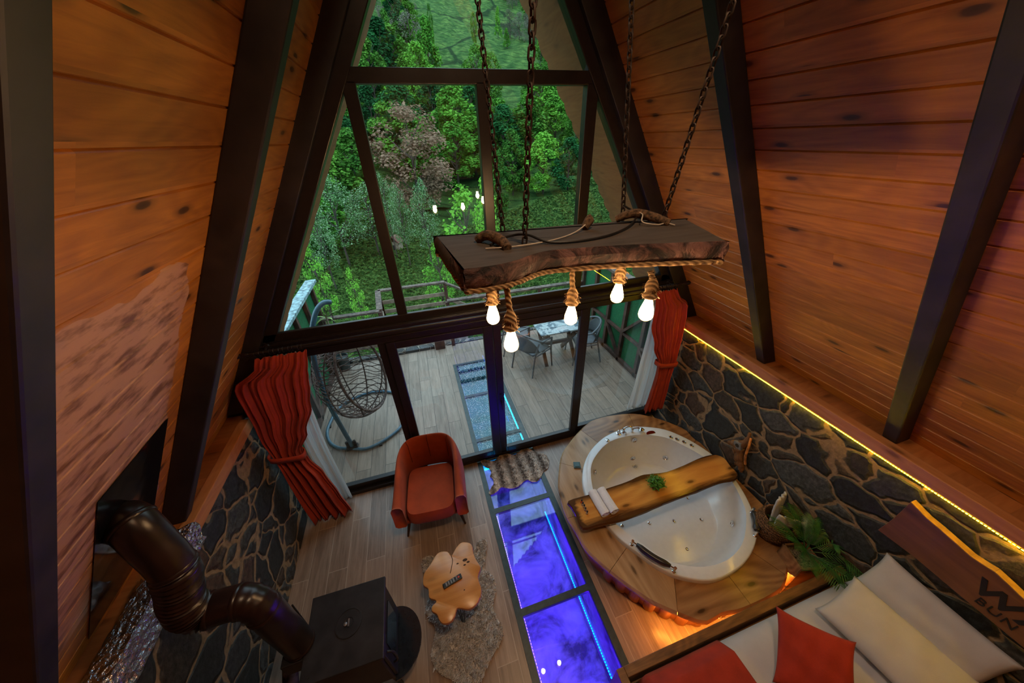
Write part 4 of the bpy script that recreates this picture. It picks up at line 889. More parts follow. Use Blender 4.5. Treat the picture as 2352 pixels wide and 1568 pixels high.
# plank segments radiating round the tub
cuts = [0, 8, 20, 30, 38, 47, 55, 63, 72, 79, 88, 96]
for j in range(len(cuts)-1):
    a, b = cuts[j], cuts[j+1]; m = MB(); top = []; g = .0018
    out = [po[k%NN] for k in range(a, b+1)]; inn = [Vector(TC)+(ro[k%NN]-Vector(TC))*.985 for k in range(a, b+1)]
    n_ = len(out); sw = .018
    vs = []
    for k in range(n_):
        o_, i_ = out[k], inn[k]; d = (o_-i_).normalized() if (o_-i_).length > 1e-4 else Vector((1,0)); tg = Vector((-d.y,d.x)); sh_ = tg*(g if k == 0 else (-g if k == n_-1 else 0)); o_ = o_+sh_; i_ = i_+sh_
        o2 = o_+d*sw
        o_.x = min(o_.x, 2.405); i_.x = min(i_.x, 2.40); o2 = Vector((min(o2.x, 2.412), o2.y))
        vs += [(i_.x,i_.y,.285),(i_.x,i_.y,.34),(o_.x,o_.y,.34),(o2.x,o2.y,.322),(o2.x,o2.y,.300),(o_.x-d.x*.02,o_.y-d.y*.02,.285)]
    q = 6; fs = [(k*q+i, k*q+(i+1)%q, (k+1)*q+(i+1)%q, (k+1)*q+i) for k in range(n_-1) for i in range(q)]
    fs += [tuple(range(q-1,-1,-1)), tuple((n_-1)*q+i for i in range(q))]
    m.add(vs, fs); part(m, 'plank', M['walnut2'] if j in (4,5,6) or j == 3 else M['walnut'], pf, sm=True, ang=28)
bs = [Vector(TC)+(p-Vector(TC))*.935 for p in po]
bs = [Vector((min(p.x,2.395),p.y)) for p in bs]
m = MB(); r_ = random.Random(2); vs = []; 
for k in range(NN):
    for z in (.0,.286): vs.append((bs[k].x,bs[k].y,z))
m.add(vs, [(2*k,2*((k+1)%NN),2*((k+1)%NN)+1,2*k+1) for k in range(NN)]); part(m, 'base', M['pine_b'], pf)
klog = wood('sliced_log_cladding', (.34,.11,.028), (.62,.30,.09), 'z', rough=.5, knots=.8, gs=1.2)
for k in range(54, 84, 2):
    p = (bs[k]+bs[(k+1)%NN])/2; d = (p-Vector(TC)).normalized(); tg = Vector((-d.y,d.x)); r = .045
    mm = Matrix(((tg.x,d.x,0,p.x),(tg.y,d.y,0,p.y),(0,0,1,0),(0,0,0,1)))
    part(MB().lathe([(r*1.05,.002),(r*1.08,.14),(r,.284)], 14, mm @ Matrix.Diagonal((1,.55,1,1))), 'log_slice', klog, pf, sm=True, ang=50)
led('led_strip', [(.885,-2.185,.270),(1.09,-2.345,.270),(1.35,-2.348,.270)], .006, emit('amber_led', (1.0,.36,.045), 210.0), 'amber LED strip glowing under the near edge of the tub platform')
led('led_strip', [(1.5,-2.362,.270),(1.86,-2.355,.270),(2.06,-2.257,.270)], .006, bpy.data.materials['amber_led'], 'amber LED strip glowing under the platform corner by the planter')
# ---- board across the tub ----
def burnt(k, col, X, Y, Z, g):
    e = k.math('ADD', Y, k.math('MULTIPLY', k.math('SUBTRACT', g, .5), .12))
    f = k.math('ADD', k.ramp(k.math('ABSOLUTE', k.math('ADD', e, 1.31)), (.085, 0.0), (.145, 1.0)), k.ramp(k.math('ADD', X, k.math('MULTIPLY', g, -.10)), (.42, 1.0), (.46, 0.0)), clamp=True)
    return k.mix(k.math('MULTIPLY', f, .9), col, (.020,.007,.004))
M['board'] = wood('burnt_edge_board', (.42,.15,.028), (.66,.32,.07), 'x', rough=.2, knots=.9, gs=.55, ringw=.22, extra=burnt)
bd = tag(slab(spl2(BOARD, 3), .412, .468, taper=.012, mid=.008, nf=.002).build('bath_board', M['board'], sm=True, ang=32), 'varnished live-edge board with burnt edges laid across the bathtub', 'board')
def roll(label, cx_, cy_, ang):
    t = thing('rolled_towel', (cx_,cy_,.468), label, 'towel', 'rolled towels on the bath board', rz=ang); L = .26
    def fn(u, v):
        a = 2*pi*v; r = .042*(1+.03*sin(a*3+u*5)); return ((u-.5)*L, cos(a)*r*1.12, .040+sin(a)*r*.92)
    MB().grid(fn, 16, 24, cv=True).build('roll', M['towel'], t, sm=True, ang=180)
    for sx_ in (-1, 1):
        P = [(sx_*(L/2-.002), cos(.55*i)*(.044-.0024*i), .040+sin(.55*i)*(.037-.0022*i)) for i in range(17)]
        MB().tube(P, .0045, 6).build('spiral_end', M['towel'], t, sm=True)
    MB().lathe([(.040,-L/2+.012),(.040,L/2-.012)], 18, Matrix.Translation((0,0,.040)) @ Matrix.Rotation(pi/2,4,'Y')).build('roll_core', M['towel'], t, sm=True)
    m = MB()
    for i in range(5):
        x = -.075+i*.036
        for a, b, c, d in ((0,0,.026,0),(.026,0,.026,.022),(.026,.022,.008,.022),(.008,.022,.008,.009)):
            m.beam((x+a, -.012+b, .0795-abs(b)*.2), (x+c, -.012+d, .0795-abs(d)*.2), .0035, .003)
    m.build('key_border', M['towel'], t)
    return t
roll('white rolled towel on the bath board, the one nearer the little bottles', .712, -1.290, radians(92))
roll('white rolled towel on the bath board, the one nearer the potted plant', .812, -1.292, radians(92))
for i, (x, y, lab, cc) in enumerate(((.560,-1.216,'tiny orange toiletry bottle with dark cap, farthest in the row on the bath board',(.65,.10,.02)),(.558,-1.243,'tiny clear toiletry bottle with dark cap standing next to the orange one',None),(.560,-1.270,'tiny clear toiletry bottle with dark cap midway in the row on the bath board',None),(.557,-1.302,'tiny clear toiletry bottle with dark cap, second from the near end of the row',None),(.557,-1.338,'tiny clear toiletry bottle with dark cap, nearest in the row on the bath board',None))):
    t = thing('toiletry_bottle', (x,y,.468), lab, 'bottle', 'toiletry bottles on the bath board')
    MB().lathe([(.010,0),(.0115,.002),(.0115,.026),(.006,.031),(.006,.036)], 14).build('bottle', plain('orange_plastic', cc, .4) if cc else plain('clear_plastic', (.42,.36,.34), .15), t, sm=True, ang=40)
    MB().lathe([(.0085,.034),(.0085,.050),(.007,.052)], 14).build('cap', M['black'], t, sm=True, ang=40)
def leafy_pot():
    t = thing('potted_plant', (1.385,-1.300,.468), 'small bushy green plant in a dark hexagonal pot on the bath board', 'plant')
    MB().lathe([(.036,0),(.055,.062),(.050,.064),(.045,.055)], 6).build('pot', plain('dark_pot', (.05,.03,.022), .6), t)
    m = MB(); r = random.Random(8)
    for i in range(150):
        a = r.uniform(0,2*pi); e = r.uniform(.15,1.45); L = r.uniform(.05,.095); d = Vector((cos(a)*cos(e), sin(a)*cos(e), sin(e)))
        b0 = Vector((cos(a)*.02, sin(a)*.02, .06)); P = [b0, b0+d*L*.5, b0+d*L+Vector((0,0,-.006))]
        m.tube(P, [.0014,.001,.0006], 4)
        for k in range(9):
            s = .25+.09*k; c = b0+d*L*s; q = Vector((r.uniform(-1,1),r.uniform(-1,1),r.uniform(-.2,1))).normalized(); n_ = d.cross(q).normalized()*.0045
            m.add([c-n_, c+n_, c+q*.018+n_*.4, c+q*.022, c+q*.018-n_*.4], [(0,1,2,3,4)])
    m.build('foliage', M['leafg'], t)
klg = N('fresh_green_leaf'); v = klg.obj(); klg.P(Base_Color=klg.ramp(klg.noise(v, 60, 3), (.3, (.025,.14,.015)), (.7, (.12,.36,.04))), Roughness=.45); klg.b.inputs['Subsurface Weight'].default_value = 0.0
M['leafg'] = klg.m
leafy_pot()
t = thing('light_switch', (.768,-.715,.34), 'blue grey light switch box mounted on the wooden tub platform', 'switch', rz=radians(-18))
MB().box(-.04,.04,-.04,.04,0,.022).build('box', M['steel_t'], t, bevel=.003)
MB().box(-.027,.027,-.027,.027,.022,.028).build('rocker', plain('teal_switch', (.06,.13,.15), .4), t, bevel=.002)
for o_ in t.children[:1]: o_.data.materials[0] = plain('teal_switch_box', (.05,.11,.13), .5)
# ---- root with socket on the right wall ----
t = thing('root_wall_ornament', (2.40,-1.35,.75), 'gnarled driftwood root fixed to the right stone wall above the bath board', 'driftwood')
for P, R_ in (([(2.385,-1.20,.70),(2.37,-1.26,.76),(2.36,-1.32,.80),(2.375,-1.36,.90),(2.39,-1.34,1.00)], [.018,.035,.045,.03,.012]), ([(2.36,-1.33,.78),(2.365,-1.38,.66),(2.38,-1.42,.56),(2.39,-1.44,.49)], [.045,.045,.035,.015]), ([(2.37,-1.30,.72),(2.38,-1.36,.60),(2.385,-1.37,.52)], [.035,.03,.014])):
    S_ = spline(P, 5); n = len(S_); rr = [R_[min(int(i/5), len(R_)-1)]*(1-(i%5)/5)+R_[min(int(i/5)+1, len(R_)-1)]*(i%5)/5 for i in range(n)]
    rr = [r*(1+.18*sin(i*1.7)) for i, r in enumerate(rr)]; part(MB().tube(S_, rr, 10), 'root_branch', wood('driftwood', (.07,.028,.012), (.24,.11,.04), 'z', rough=.6, knots=0, gs=1.6), t, sm=True)
part(MB().tube(spline([(2.375,-1.38,.97),(2.33,-1.42,.90),(2.32,-1.44,.78),(2.35,-1.46,.66)],5), [.012]*16, 8), 'bent_stick', plain('orange_bark', (.42,.16,.04), .6, nz=.2, sc=30), t, sm=True)
t = thing('wall_socket', (2.33,-1.325,.80), 'grey wall socket mounted on the driftwood root', 'socket')
T = Matrix.Translation((2.325,-1.325,.815)) @ Matrix.Rotation(radians(-90),4,'Y') @ Matrix.Rotation(radians(20),4,'Z')
part(MB().box(-.04,.04,-.04,.04,-.03,.006,T), 'plate', plain('grey_socket', (.16,.17,.19), .4), t, bevel=.003)
part(MB().lathe([(.022,.0065),(.021,.0075),(.018,.003)], 20, T), 'socket_hole', M['black'], t, sm=True)
# ---- basket with towels ----
kw = N('woven_rattan'); v = kw.obj(); w1 = kw.n('TexWave', wave_type='BANDS', bands_direction='Z'); kw.set(w1.inputs['Vector'], v); w1.inputs['Scale'].default_value = 26; w1.inputs['Distortion'].default_value = 7; w1.inputs['Detail'].default_value = 2; w1.inputs['Detail Scale'].default_value = 5
kw.P(Base_Color=kw.ramp(w1.outputs[0], (.1, (.05,.022,.008)), (.8, (.34,.17,.07))), Roughness=.7); kw.bump(w1.outputs[0], .8, .01); M['rattan'] = kw.m
bx_, by_ = 2.215, -1.985
t = thing('wicker_basket', (bx_,by_,.34), 'round woven basket holding white towels on the corner of the tub platform', 'basket')
part(MB().lathe([(.110,.345),(.150,.43),(.155,.51),(.130,.585),(.120,.585),(.142,.51),(.138,.43),(.09,.352)], 30, Matrix.Translation((bx_,by_,0))), 'basket_wall', M['rattan'], t, sm=True, ang=180)
m = MB(); r = random.Random(3)
for j in range(11):
    z = .362+j*.0215; rad = .119+.040*sin(min(1,(z-.345)/.13)*pi/2)-(max(0,z-.51)*.33)
    ring = [(bx_+(rad+.004*sin(k*2.6+j*pi))*cos(2*pi*k/60), by_+(rad+.004*sin(k*2.6+j*pi))*sin(2*pi*k/60), z+.004*sin(k*2.6)) for k in range(60)]
    m.tube(ring, .0042, 5, closed=True)
part(m, 'weave', M['rattan'], t, sm=True)
part(MB().tube([(bx_+.127*cos(2*pi*k/30), by_+.127*sin(2*pi*k/30), .588+.003*sin(k*2)) for k in range(30)], .009, 8, closed=True), 'rim', M['rattan'], t, sm=True)
def folded(label, pts, th, seed, ruf=.006):
    r = random.Random(seed); A, B, C, D_ = [Vector(p) for p in pts]
    def fn(u, v):
        p = A.lerp(B, u).lerp(D_.lerp(C, u), v); n = (B-A).cross(D_-A).normalized()
        return tuple(p+n*(.020*sin(pi*u)*sin(pi*v)+ruf*sin(u*19+v*6)*(.4+v)+r.uniform(-.0015,.0015))+Vector((0,0,.004*sin(u*30)*v)))
    m = MB().grid(fn, 22, 22); return tag(m.build('towel', M['white'], sm=True, ang=180, solid=th), label, 'towel', 'towels in the wicker basket')
folded('taller folded white towel standing at the back of the wicker basket', [(2.10,-1.99,.45),(2.33,-1.90,.45),(2.375,-1.86,.74),(2.13,-1.93,.84)], .016, 1)
folded('lower folded white towel in front, its corner pointing over the basket rim', [(2.09,-2.03,.46),(2.30,-2.02,.46),(2.365,-2.12,.63),(2.10,-2.01,.74)], .014, 2, .009)
# ---- planter with palm ----
kg_ = plain('gravel_soil', (.16,.13,.09), .9, nz=.32, sc=70, bump=.6)
t = thing('planter_box', (2.22,-2.24,0), 'tall square brown wooden planter with gravel between the tub platform and the bed', 'planter')
T = Matrix.Translation((2.19,-2.268,0)) @ Matrix.Rotation(radians(-14),4,'Z')
m = MB(); h = .49; o_ = .108; i_ = .092
for a, b in ((0,0),(pi/2,0),(pi,0),(3*pi/2,0)):
    m.box(-o_, o_, i_, o_, 0, h, T @ Matrix.Rotation(a,4,'Z'))
part(m, 'box_wall', M['walnut'], t, bevel=.003)
part(MB().box(-.092,.092,-.092,.092,.0,.455,T), 'gravel', kg_, t)
t = thing('palm_plant', (2.235,-2.225,.455), 'dark green artificial palm with feathered fronds in the wooden planter', 'plant')
klp = N('palm_leaf'); v = klp.obj(); klp.P(Base_Color=klp.ramp(klp.noise(v, 14, 3), (.3, (.008,.05,.012)), (.7, (.03,.14,.025))), Roughness=.4); M['palm'] = klp.m
r = random.Random(12)
fr_ = [(-150,.95,.34),(170,1.2,.30),(130,1.0,.34),(95,1.15,.36),(60,.75,.32),(20,.95,.28),(-10,.7,.34),(-40,.5,.40),(-62,.35,.36),(-85,.62,.36),(-115,.85,.30),(40,1.3,.30)]
for a, e, L in fr_:
    a = radians(a+r.uniform(-6,6)); base = Vector((2.20,-2.25,.46)); P = []
    for k in range(13):
        s = k/12; P.append(base+Vector((cos(a)*cos(e)*L*s*1.15+cos(a)*.09*s*s, sin(a)*cos(e)*L*s*1.15+sin(a)*.09*s*s, .06+sin(e)*L*s*1.15-.20*L*s*s*1.6)))
    P = [Vector((min(p.x, 2.385), p.y, p.z)) for p in P]
    m = MB(); m.tube([base]+P, [.004]*2+[.0035-.0002*i for i in range(12)], 5)
    for k in range(3, 13):
      for sub in (0, .5):
        i0 = min(12, k+sub); p = P[k] if not sub else (P[k]+P[min(12,k+1)])/2; d = (P[min(12,k+1)]-P[k-1]).normalized(); sd = d.cross(Vector((0,0,1))).normalized()
        up = sd.cross(d).normalized()
        for s_ in (-1, 1):
            ll = .098*(sin(pi*(i0-1.5)/12.5)*.75+.35); q = (d*.75+sd*s_*.9-up*.12).normalized(); wv_ = q.cross(up).normalized()*.0042
            e1 = p+q*ll*.5-up*.003; e2 = p+q*ll-up*.016
            for z_ in (p, e1, e2): pass
            e1.x = min(e1.x, 2.395); e2.x = min(e2.x, 2.398)
            m.add([p-wv_*.4, p+wv_*.4, e1+wv_, e2, e1-wv_], [(0,1,2,4),(4,2,3)])
    part(m, 'frond', M['palm'], t)
# ---- bed ----
M['burnt'] = wood('burnt_brushed_pine', (.050,.018,.006), (.34,.15,.040), 'x', rough=.5, knots=.5, gs=1.3, off=(.9,.2,0))
bed = thing('bed', (1.35,-3.3,0), 'double bed with burnt wood frame and white bedding in the lower right corner', 'bed')
part(MB().box(.27,2.40,-2.475,-2.415,.16,.50), 'side_rail', M['burnt'], bed, bevel=.004)
part(MB().box(.27,2.40,-4.15,-4.09,.16,.50), 'side_rail', M['burnt'], bed, bevel=.004)
part(MB().box(.21,.27,-4.15,-2.415,.10,.50), 'foot_board', M['burnt'], bed, bevel=.004)
part(MB().box(.27,2.38,-4.09,-2.475,.16,.28), 'slat_base', M['burnt'], bed)
for x in (.30, 2.30):
    for y in (-2.47, -4.10): part(MB().box(x-.04,x+.04,y-.03,y+.03,0,.2), 'leg', M['burnt'], bed)
r = random.Random(4)
def softbox(x0, x1, y0, y1, z0, z1, e=.10, nu=40, nv=40, amp=.006, fn2=None):
    cxx, cyy, hx, hy = (x0+x1)/2, (y0+y1)/2, (x1-x0)/2, (y1-y0)/2
    def fn(u, v):
        a = (u*2-1); b = (v*2-1)
        fx = 1-abs(a)**14; fy = 1-abs(b)**14
        z = z0+(z1-z0)*(max(0, fx)**.5)*(max(0, fy)**.5)
        z += amp*(sin(u*13+v*4)*sin(v*11-u*6)+.5*sin(u*31+v*17))*(fx*fy)
        if fn2: z += fn2(cxx+hx*a, cyy+hy*b)
        return (cxx+hx*math.copysign(abs(a)**.9, a), cyy+hy*math.copysign(abs(b)**.9, b), z)
    return MB().grid(fn, nu, nv)
part(softbox(.30,2.36,-4.08,-2.485,.30,.61,amp=.004,nu=90,nv=70), 'mattress', M['white'], bed, sm=True, ang=180)
part(MB().box(.31,2.35,-4.07,-2.50,.27,.40), 'mattress_base', M['white'], bed)
# bed runner drapes over the mattress
def runner(u, v):
    x = .335+(1.0-.335)*u+.05*sin(v*2.2)*u; y = -2.492-(1.55)*v
    z = .622+.006*sin(u*9+v*7)+.004*sin(u*21)
    if v < .06: z -= (.06-v)/.06*.11; y = -2.492-.01-(1.55)*.06*(v/.06)*1.0
    if u < .07: z -= (.07-u)/.07*.12
    return (x, y, z)
tag(MB().grid(runner, 40, 60).build('bed_runner', M['redb'], sm=True, ang=180, solid=.008), 'dark red runner cloth spread over the foot of the white bed', 'bed runner')
def pillow(name, label, C, U, V, hu, hv, th, mt, seed, cat='pillow', pinch=.10, group=None):
    C = Vector(C); U = Vector(U).normalized(); V = Vector(V); V = (V-U*V.dot(U)).normalized(); Nn = U.cross(V); rr = random.Random(seed); p1, p2 = rr.uniform(0,6), rr.uniform(0,6)
    m = MB(); n = 26; vs = []; fs = []
    for s in (1, -1):
        for i in range(n):
            for j in range(n):
                a = 2*i/(n-1)-1; b = 2*j/(n-1)-1
                t_ = max(0,(1-a*a))**.48*max(0,(1-b*b))**.48
                k = 1-pinch*(1-abs(b)**3)*abs(a)**2*.6; l = 1-pinch*(1-abs(a)**3)*abs(b)**2*.6
                wr = .006*sin(a*7+b*3+p1)*sin(b*6-a*4+p2)*t_
                q = C+U*(a*hu*k)+V*(b*hv*l)+Nn*(s*th*t_+wr)
                vs.append(q)
    for s in (0, 1):
        o_ = s*n*n
        for i in range(n-1):
            for j in range(n-1):
                f = (o_+i*n+j, o_+(i+1)*n+j, o_+(i+1)*n+j+1, o_+i*n+j+1); fs.append(f if s == 0 else tuple(reversed(f)))
    m.add(vs, fs)
    o = m.build(name, mt, sm=True, ang=180); bm = bmesh.new(); bm.from_mesh(o.data); bmesh.ops.remove_doubles(bm, verts=bm.verts, dist=.0005); bm.to_mesh(o.data); bm.free()
    return tag(o, label, cat, group)
pillow('pillow', 'white pillow leaning upright on the stone wall at the head of the bed', (2.27,-2.86,.80), (0,1,0), (.55,0,1), .33, .20, .075, M['white'], 1)
pillow('pillow', 'white pillow lying in front of the upright one on the bed', (2.00,-2.90,.715), (-.12,1,0), (1,.12,.22), .34, .22, .075, M['white'], 2)
pillow('cushion', 'square red cushion standing on its corner in the middle of the bed', (1.40,-2.80,.735), (.62,-.62,.02), (.6,.6,.42), .215, .215, .05, M['redb'], 3, 'cushion', .16)
# ---- headboard slab with lettering ----
hb = thing('wall_plank', (2.38,-3.0,1.1), 'live-edge wooden plank with black lettering on the stone wall above the bed', 'wood sign')
HP = HEAD[:12]
ext = [(-3.4,1.36),(-3.8,1.38),(-4.2,1.35),(-4.2,1.09),(-3.7,1.10)]
pts = [(y, z) for y, z in HP]+ext+[(y, z) for y, z in HEAD[12:]]
def f_h(y, z, x): return (x, y, z)
m = MB(); m.prism(pts, 2.355, 2.40, f=f_h); 
part(m, 'plank', wood('dark_walnut_sign_board', (.085,.030,.010), (.26,.105,.036), 'y', rough=.45, knots=.6, gs=.6, off=(0,.3,.2)), hb, bevel=.003)
for P_ in (pts[3:],):
    pass
kx = plain('pale_bark_edge', (.36,.20,.05), .6, nz=.1)
m = MB(); E_ = [(y, z) for y, z in HP[3:]]+ext[:3]
for a, b in zip(E_, E_[1:]): m.beam((2.378,a[0],a[1]+.001),(2.378,b[0],b[1]+.001),.050,.006,up=(0,0,1))
part(m, 'live_edge', kx, hb)
kl = plain('black_letters', (.006,.005,.005), .5)
def letters(txt, y, z, size, bold, nm):
    c = bpy.data.curves.new('lettering', 'FONT'); c.body = txt; c.size = size; c.extrude = .003; c.offset = bold; c.space_character = 1.12
    tmp = bpy.data.objects.new('tmp', c); COL.objects.link(tmp)
    dg = bpy.context.evaluated_depsgraph_get(); dg.update(); me = bpy.data.meshes.new_from_object(tmp.evaluated_get(dg)); bpy.data.objects.remove(tmp)
    o = bpy.data.objects.new(nm, me); COL.objects.link(o); me.materials.clear(); me.materials.append(kl)
    o.matrix_world = Matrix(((0,0,-1,2.353),(-1,0,0,y),(0,1,0,z),(0,0,0,1))); lm = o.matrix_world.copy()
    o.parent = hb; o.matrix_parent_inverse = W(hb).inverted(); o.matrix_basis = lm
    return o
letters('WA', -2.845, 1.215, .165, .004, 'lettering'); letters('BUN', -2.895, 1.145, .075, .0, 'lettering')
# ================= outdoors =================
M['wdark'] = plain('brown_stained_wood', (.070,.034,.024), .65, nz=.2, sc=8, bump=.1)
M['wgrey'] = plain('weathered_rail_wood', (.10,.070,.055), .8, nz=.25, sc=14, bump=.15)
M['wpale'] = plain('pale_raw_planks', (.24,.18,.13), .8, nz=.15, sc=10, bump=.1)
M['teal'] = plain('blue_painted_pole', (.05,.12,.17), .3, nz=.08)
kgs = N('artificial_grass'); v = kgs.obj(); g_ = kgs.noise(v, 70, 4, .8); kgs.P(Base_Color=kgs.ramp(g_, (.36, (.0,.05,.018)), (.64, (.01,.30,.10))), Roughness=.8); kgs.bump(g_, 1.0, .03); M['agrass'] = kgs.m
# roof overhang with scalloped edge
def overhang(side, name, w=.18):
    x0, z0, s = (LX0, LZ0, S1) if side < 0 else (RX0+.10, LZ0+.10, S2)
    up = Vector((-side/s, 0, 1)).normalized(); L = 4.9; m = MB(); n = int(L/w); nr = Vector((1,0,1/s*1)).normalized() if side > 0 else Vector((-1,0,1/s)).normalized()
    B = Vector((x0+(.0 if side > 0 else -.10),0,z0-.45*1))-up*0
    for i in range(n):
        pts = [(.10, i*w), (.74, i*w)]+[(.74+.045*sin(pi*k/6), i*w+w*k/6) for k in range(1, 6)]+[(.74, (i+1)*w), (.10, (i+1)*w)]
        vs = [B+up*p[1]+Vector((0,p[0],0))+nr*h for h in (0.0, .03) for p in pts]; k = len(pts)
        fs = [tuple(range(k)), tuple(range(2*k-1, k-1, -1))]+[(j, j+k, (j+1)%k+k, (j+1)%k) for j in range(k)]
        if side < 0: fs = [tuple(reversed(f)) for f in fs]
        m.add(vs, fs)
    return struct(m.build(name, wood('aged_soffit_boards', (.19,.070,.018), (.34,.15,.045), 'y', rough=.7, knots=.4), sm=False))
overhang(1, 'trim_12'); overhang(-1, 'trim_13')
# side screens: braced timber frames backed with artificial grass
def screen(side, label, x, y0, y1, h0, h1):
    t = thing('garden_screen', (x, (y0+y1)/2, 0), label, 'fence')
    q = lambda mm, n, mt, **k: part(mm, n, mt, t, **k)
    m = MB(); lean = .0
    m.prism([(y0,.0),(y1,.0),(y1,h1),(y0,h0)], x+side*.035, x+side*.055, f=lambda a,b,c: (c,a,b)); q(m, 'grass_backing', M['agrass'])
    n = 5
    for i in range(n+1):
        y = y0+(y1-y0)*i/n; h = h0+(h1-h0)*i/n
        q(MB().box(x-.03, x+.03, y-.035, y+.035, 0, h), 'post', M['wdark'], bevel=.003)
    q(MB().beam((x, y0, .05), (x, y1, .05), .06, .07), 'bottom_rail', M['wdark'], bevel=.003)
    q(MB().beam((x, y0, .62), (x, y1, .62), .05, .05), 'middle_rail', M['wdark'], bevel=.003)
    q(MB().beam((x, y0-.1, h0+.03), (x, y1+.15, h1+.03), .17, .05), 'top_rail', M['wgrey'] if side > 0 else plain('blue_light_painted_cap', (.20,.30,.32), .7, nz=.25, sc=16, bump=.2), bevel=.004)  # left cap: the bluish light on its top is put into the colour
    for i in range(n):
        a = y0+(y1-y0)*i/n; b = y0+(y1-y0)*(i+1)/n
        if i%2 == 0: q(MB().beam((x-.012, a, .08), (x-.012, b, .60), .05, .045), 'brace', M['wdark'])
        else: q(MB().beam((x-.012, b, .64), (x-.012, a, 1.2), .05, .045), 'brace', M['wdark'])
    return t
screen(1, 'brown timber lattice screen backed with bright artificial grass, right of the deck table', 2.72, .35, 3.0, 1.60, 1.60)
screen(-1, 'weathered timber screen backed with artificial grass, left of the deck behind the egg chair', -2.52, .35, 3.25, 1.59, 1.59)
# front railing and landing
def rail(label, segs, top=1.02):
    t = thing('deck_railing', (*segs[0][0], 0), label, 'railing')
    for (a, b) in segs:
        a = Vector((*a, 0)); b = Vector((*b, 0)); d = b-a; n = max(1, int(d.length/.75))
        q = lambda mm, nn, mt: part(mm, nn, mt, t, bevel=.003)
        q(MB().beam(a+Vector((0,0,top)), b+Vector((0,0,top)), .11, .035), 'top_rail', M['wgrey'])
        for z in (.30,.52,.74)[:3]: q(MB().beam(a+Vector((0,0,z)), b+Vector((0,0,z)), .022, .085), 'plank', M['wpale'])
        for i in range(n+1):
            p = a+d*(i/n); q(MB().box(p.x-.035,p.x+.035,p.y-.035,p.y+.035,-.02,top-.015), 'post', M['wdark'])
    return t
rail('brown wooden railing along the far left edge of the deck behind the egg chair', [((-2.5,3.02),(-1.48,3.02))])
rail('brown wooden railing along the far edge of the deck behind the table', [((-.22,3.02),(2.68,3.02))])
t = rail('pale planked railing round the stair landing beyond the deck', [((-1.48,3.06),(-1.56,4.05)),((-1.56,4.05),(-.15,4.05))])
m = MB(); m.beam((-.15,4.05,1.0),(.95,4.0,.38),.10,.035); part(m, 'stair_rail', M['wgrey'], t)
m = MB(); m.beam((-.15,4.05,.62),(.95,4.0,.0),.022,.085); part(m, 'plank', M['wpale'], t)
part(MB().box(.90,.97,3.96,4.03,-1.3,.42), 'post', M['wdark'], t)
m = MB(); m.box(-1.56,-.15,3.06,4.05,-.12,-.04); struct(m.build('landing_floor', M['wgrey']))
m = MB()
for i in range(7): m.box(-.15+i*.16,.03+i*.16,3.08,3.98,-.2-i*.17,-.15-i*.17)
tag(m.build('outdoor_stairs', M['wgrey']), 'wooden steps going down to the right from the landing', 'stairs')
m = MB(); m.box(-2.6,-.62,3.0,3.14,-.5,.06); m.box(-.36,2.75,3.04,3.16,-.5,.02); struct(m.build('deck_kerb', M['stone2'], bevel=.01))
tag(MB().box(-.60,-.40,2.93,3.10,0,.20).build('wood_block', M['wdark'], bevel=.01), 'squat brown wooden post stub at the far edge of the deck', 'post')
# outdoor table
tb = thing('outdoor_table', (1.62,1.88,0), 'rustic outdoor table with pale blue-grey plank top and crossed legs', 'table')
kt_ = N('flaking_blue_tabletop'); v = kt_.obj(); n1 = kt_.noise(v, 4.5, 5, .6, .6); n2 = kt_.noise(v, 50, 4)
c_ = kt_.ramp(n1, (.46, (.055,.10,.13)), (.50, (.38,.44,.44)), (.8, (.28,.33,.35)))
kt_.P(Base_Color=kt_.mix(kt_.ramp(n2, (.35,.5),(.55,0.0)), c_, (.07,.09,.10)), Roughness=.45)
for i, (a, b) in enumerate(((1.60,1.80),(1.805,2.0),(2.005,2.2))):
    part(MB().box(1.21, 2.05, a, b, .715, .745), 'top_plank', kt_.m, tb, bevel=.008)
for x in (1.34, 1.92):
    part(MB().beam((x,1.62,.0+.03),(x,2.18,.70),.05,.07), 'crossed_leg', M['wdark'], tb, bevel=.003)
    part(MB().beam((x-.03,2.18,.03),(x-.03,1.62,.70),.05,.07), 'crossed_leg', M['wgrey'], tb, bevel=.003)
    part(MB().box(x-.035,x+.03,1.60,2.20,.68,.715), 'cross_batten', M['wdark'], tb)
part(MB().beam((1.34,1.90,.36),(1.92,1.90,.36),.05,.06), 'stretcher', M['wdark'], tb)
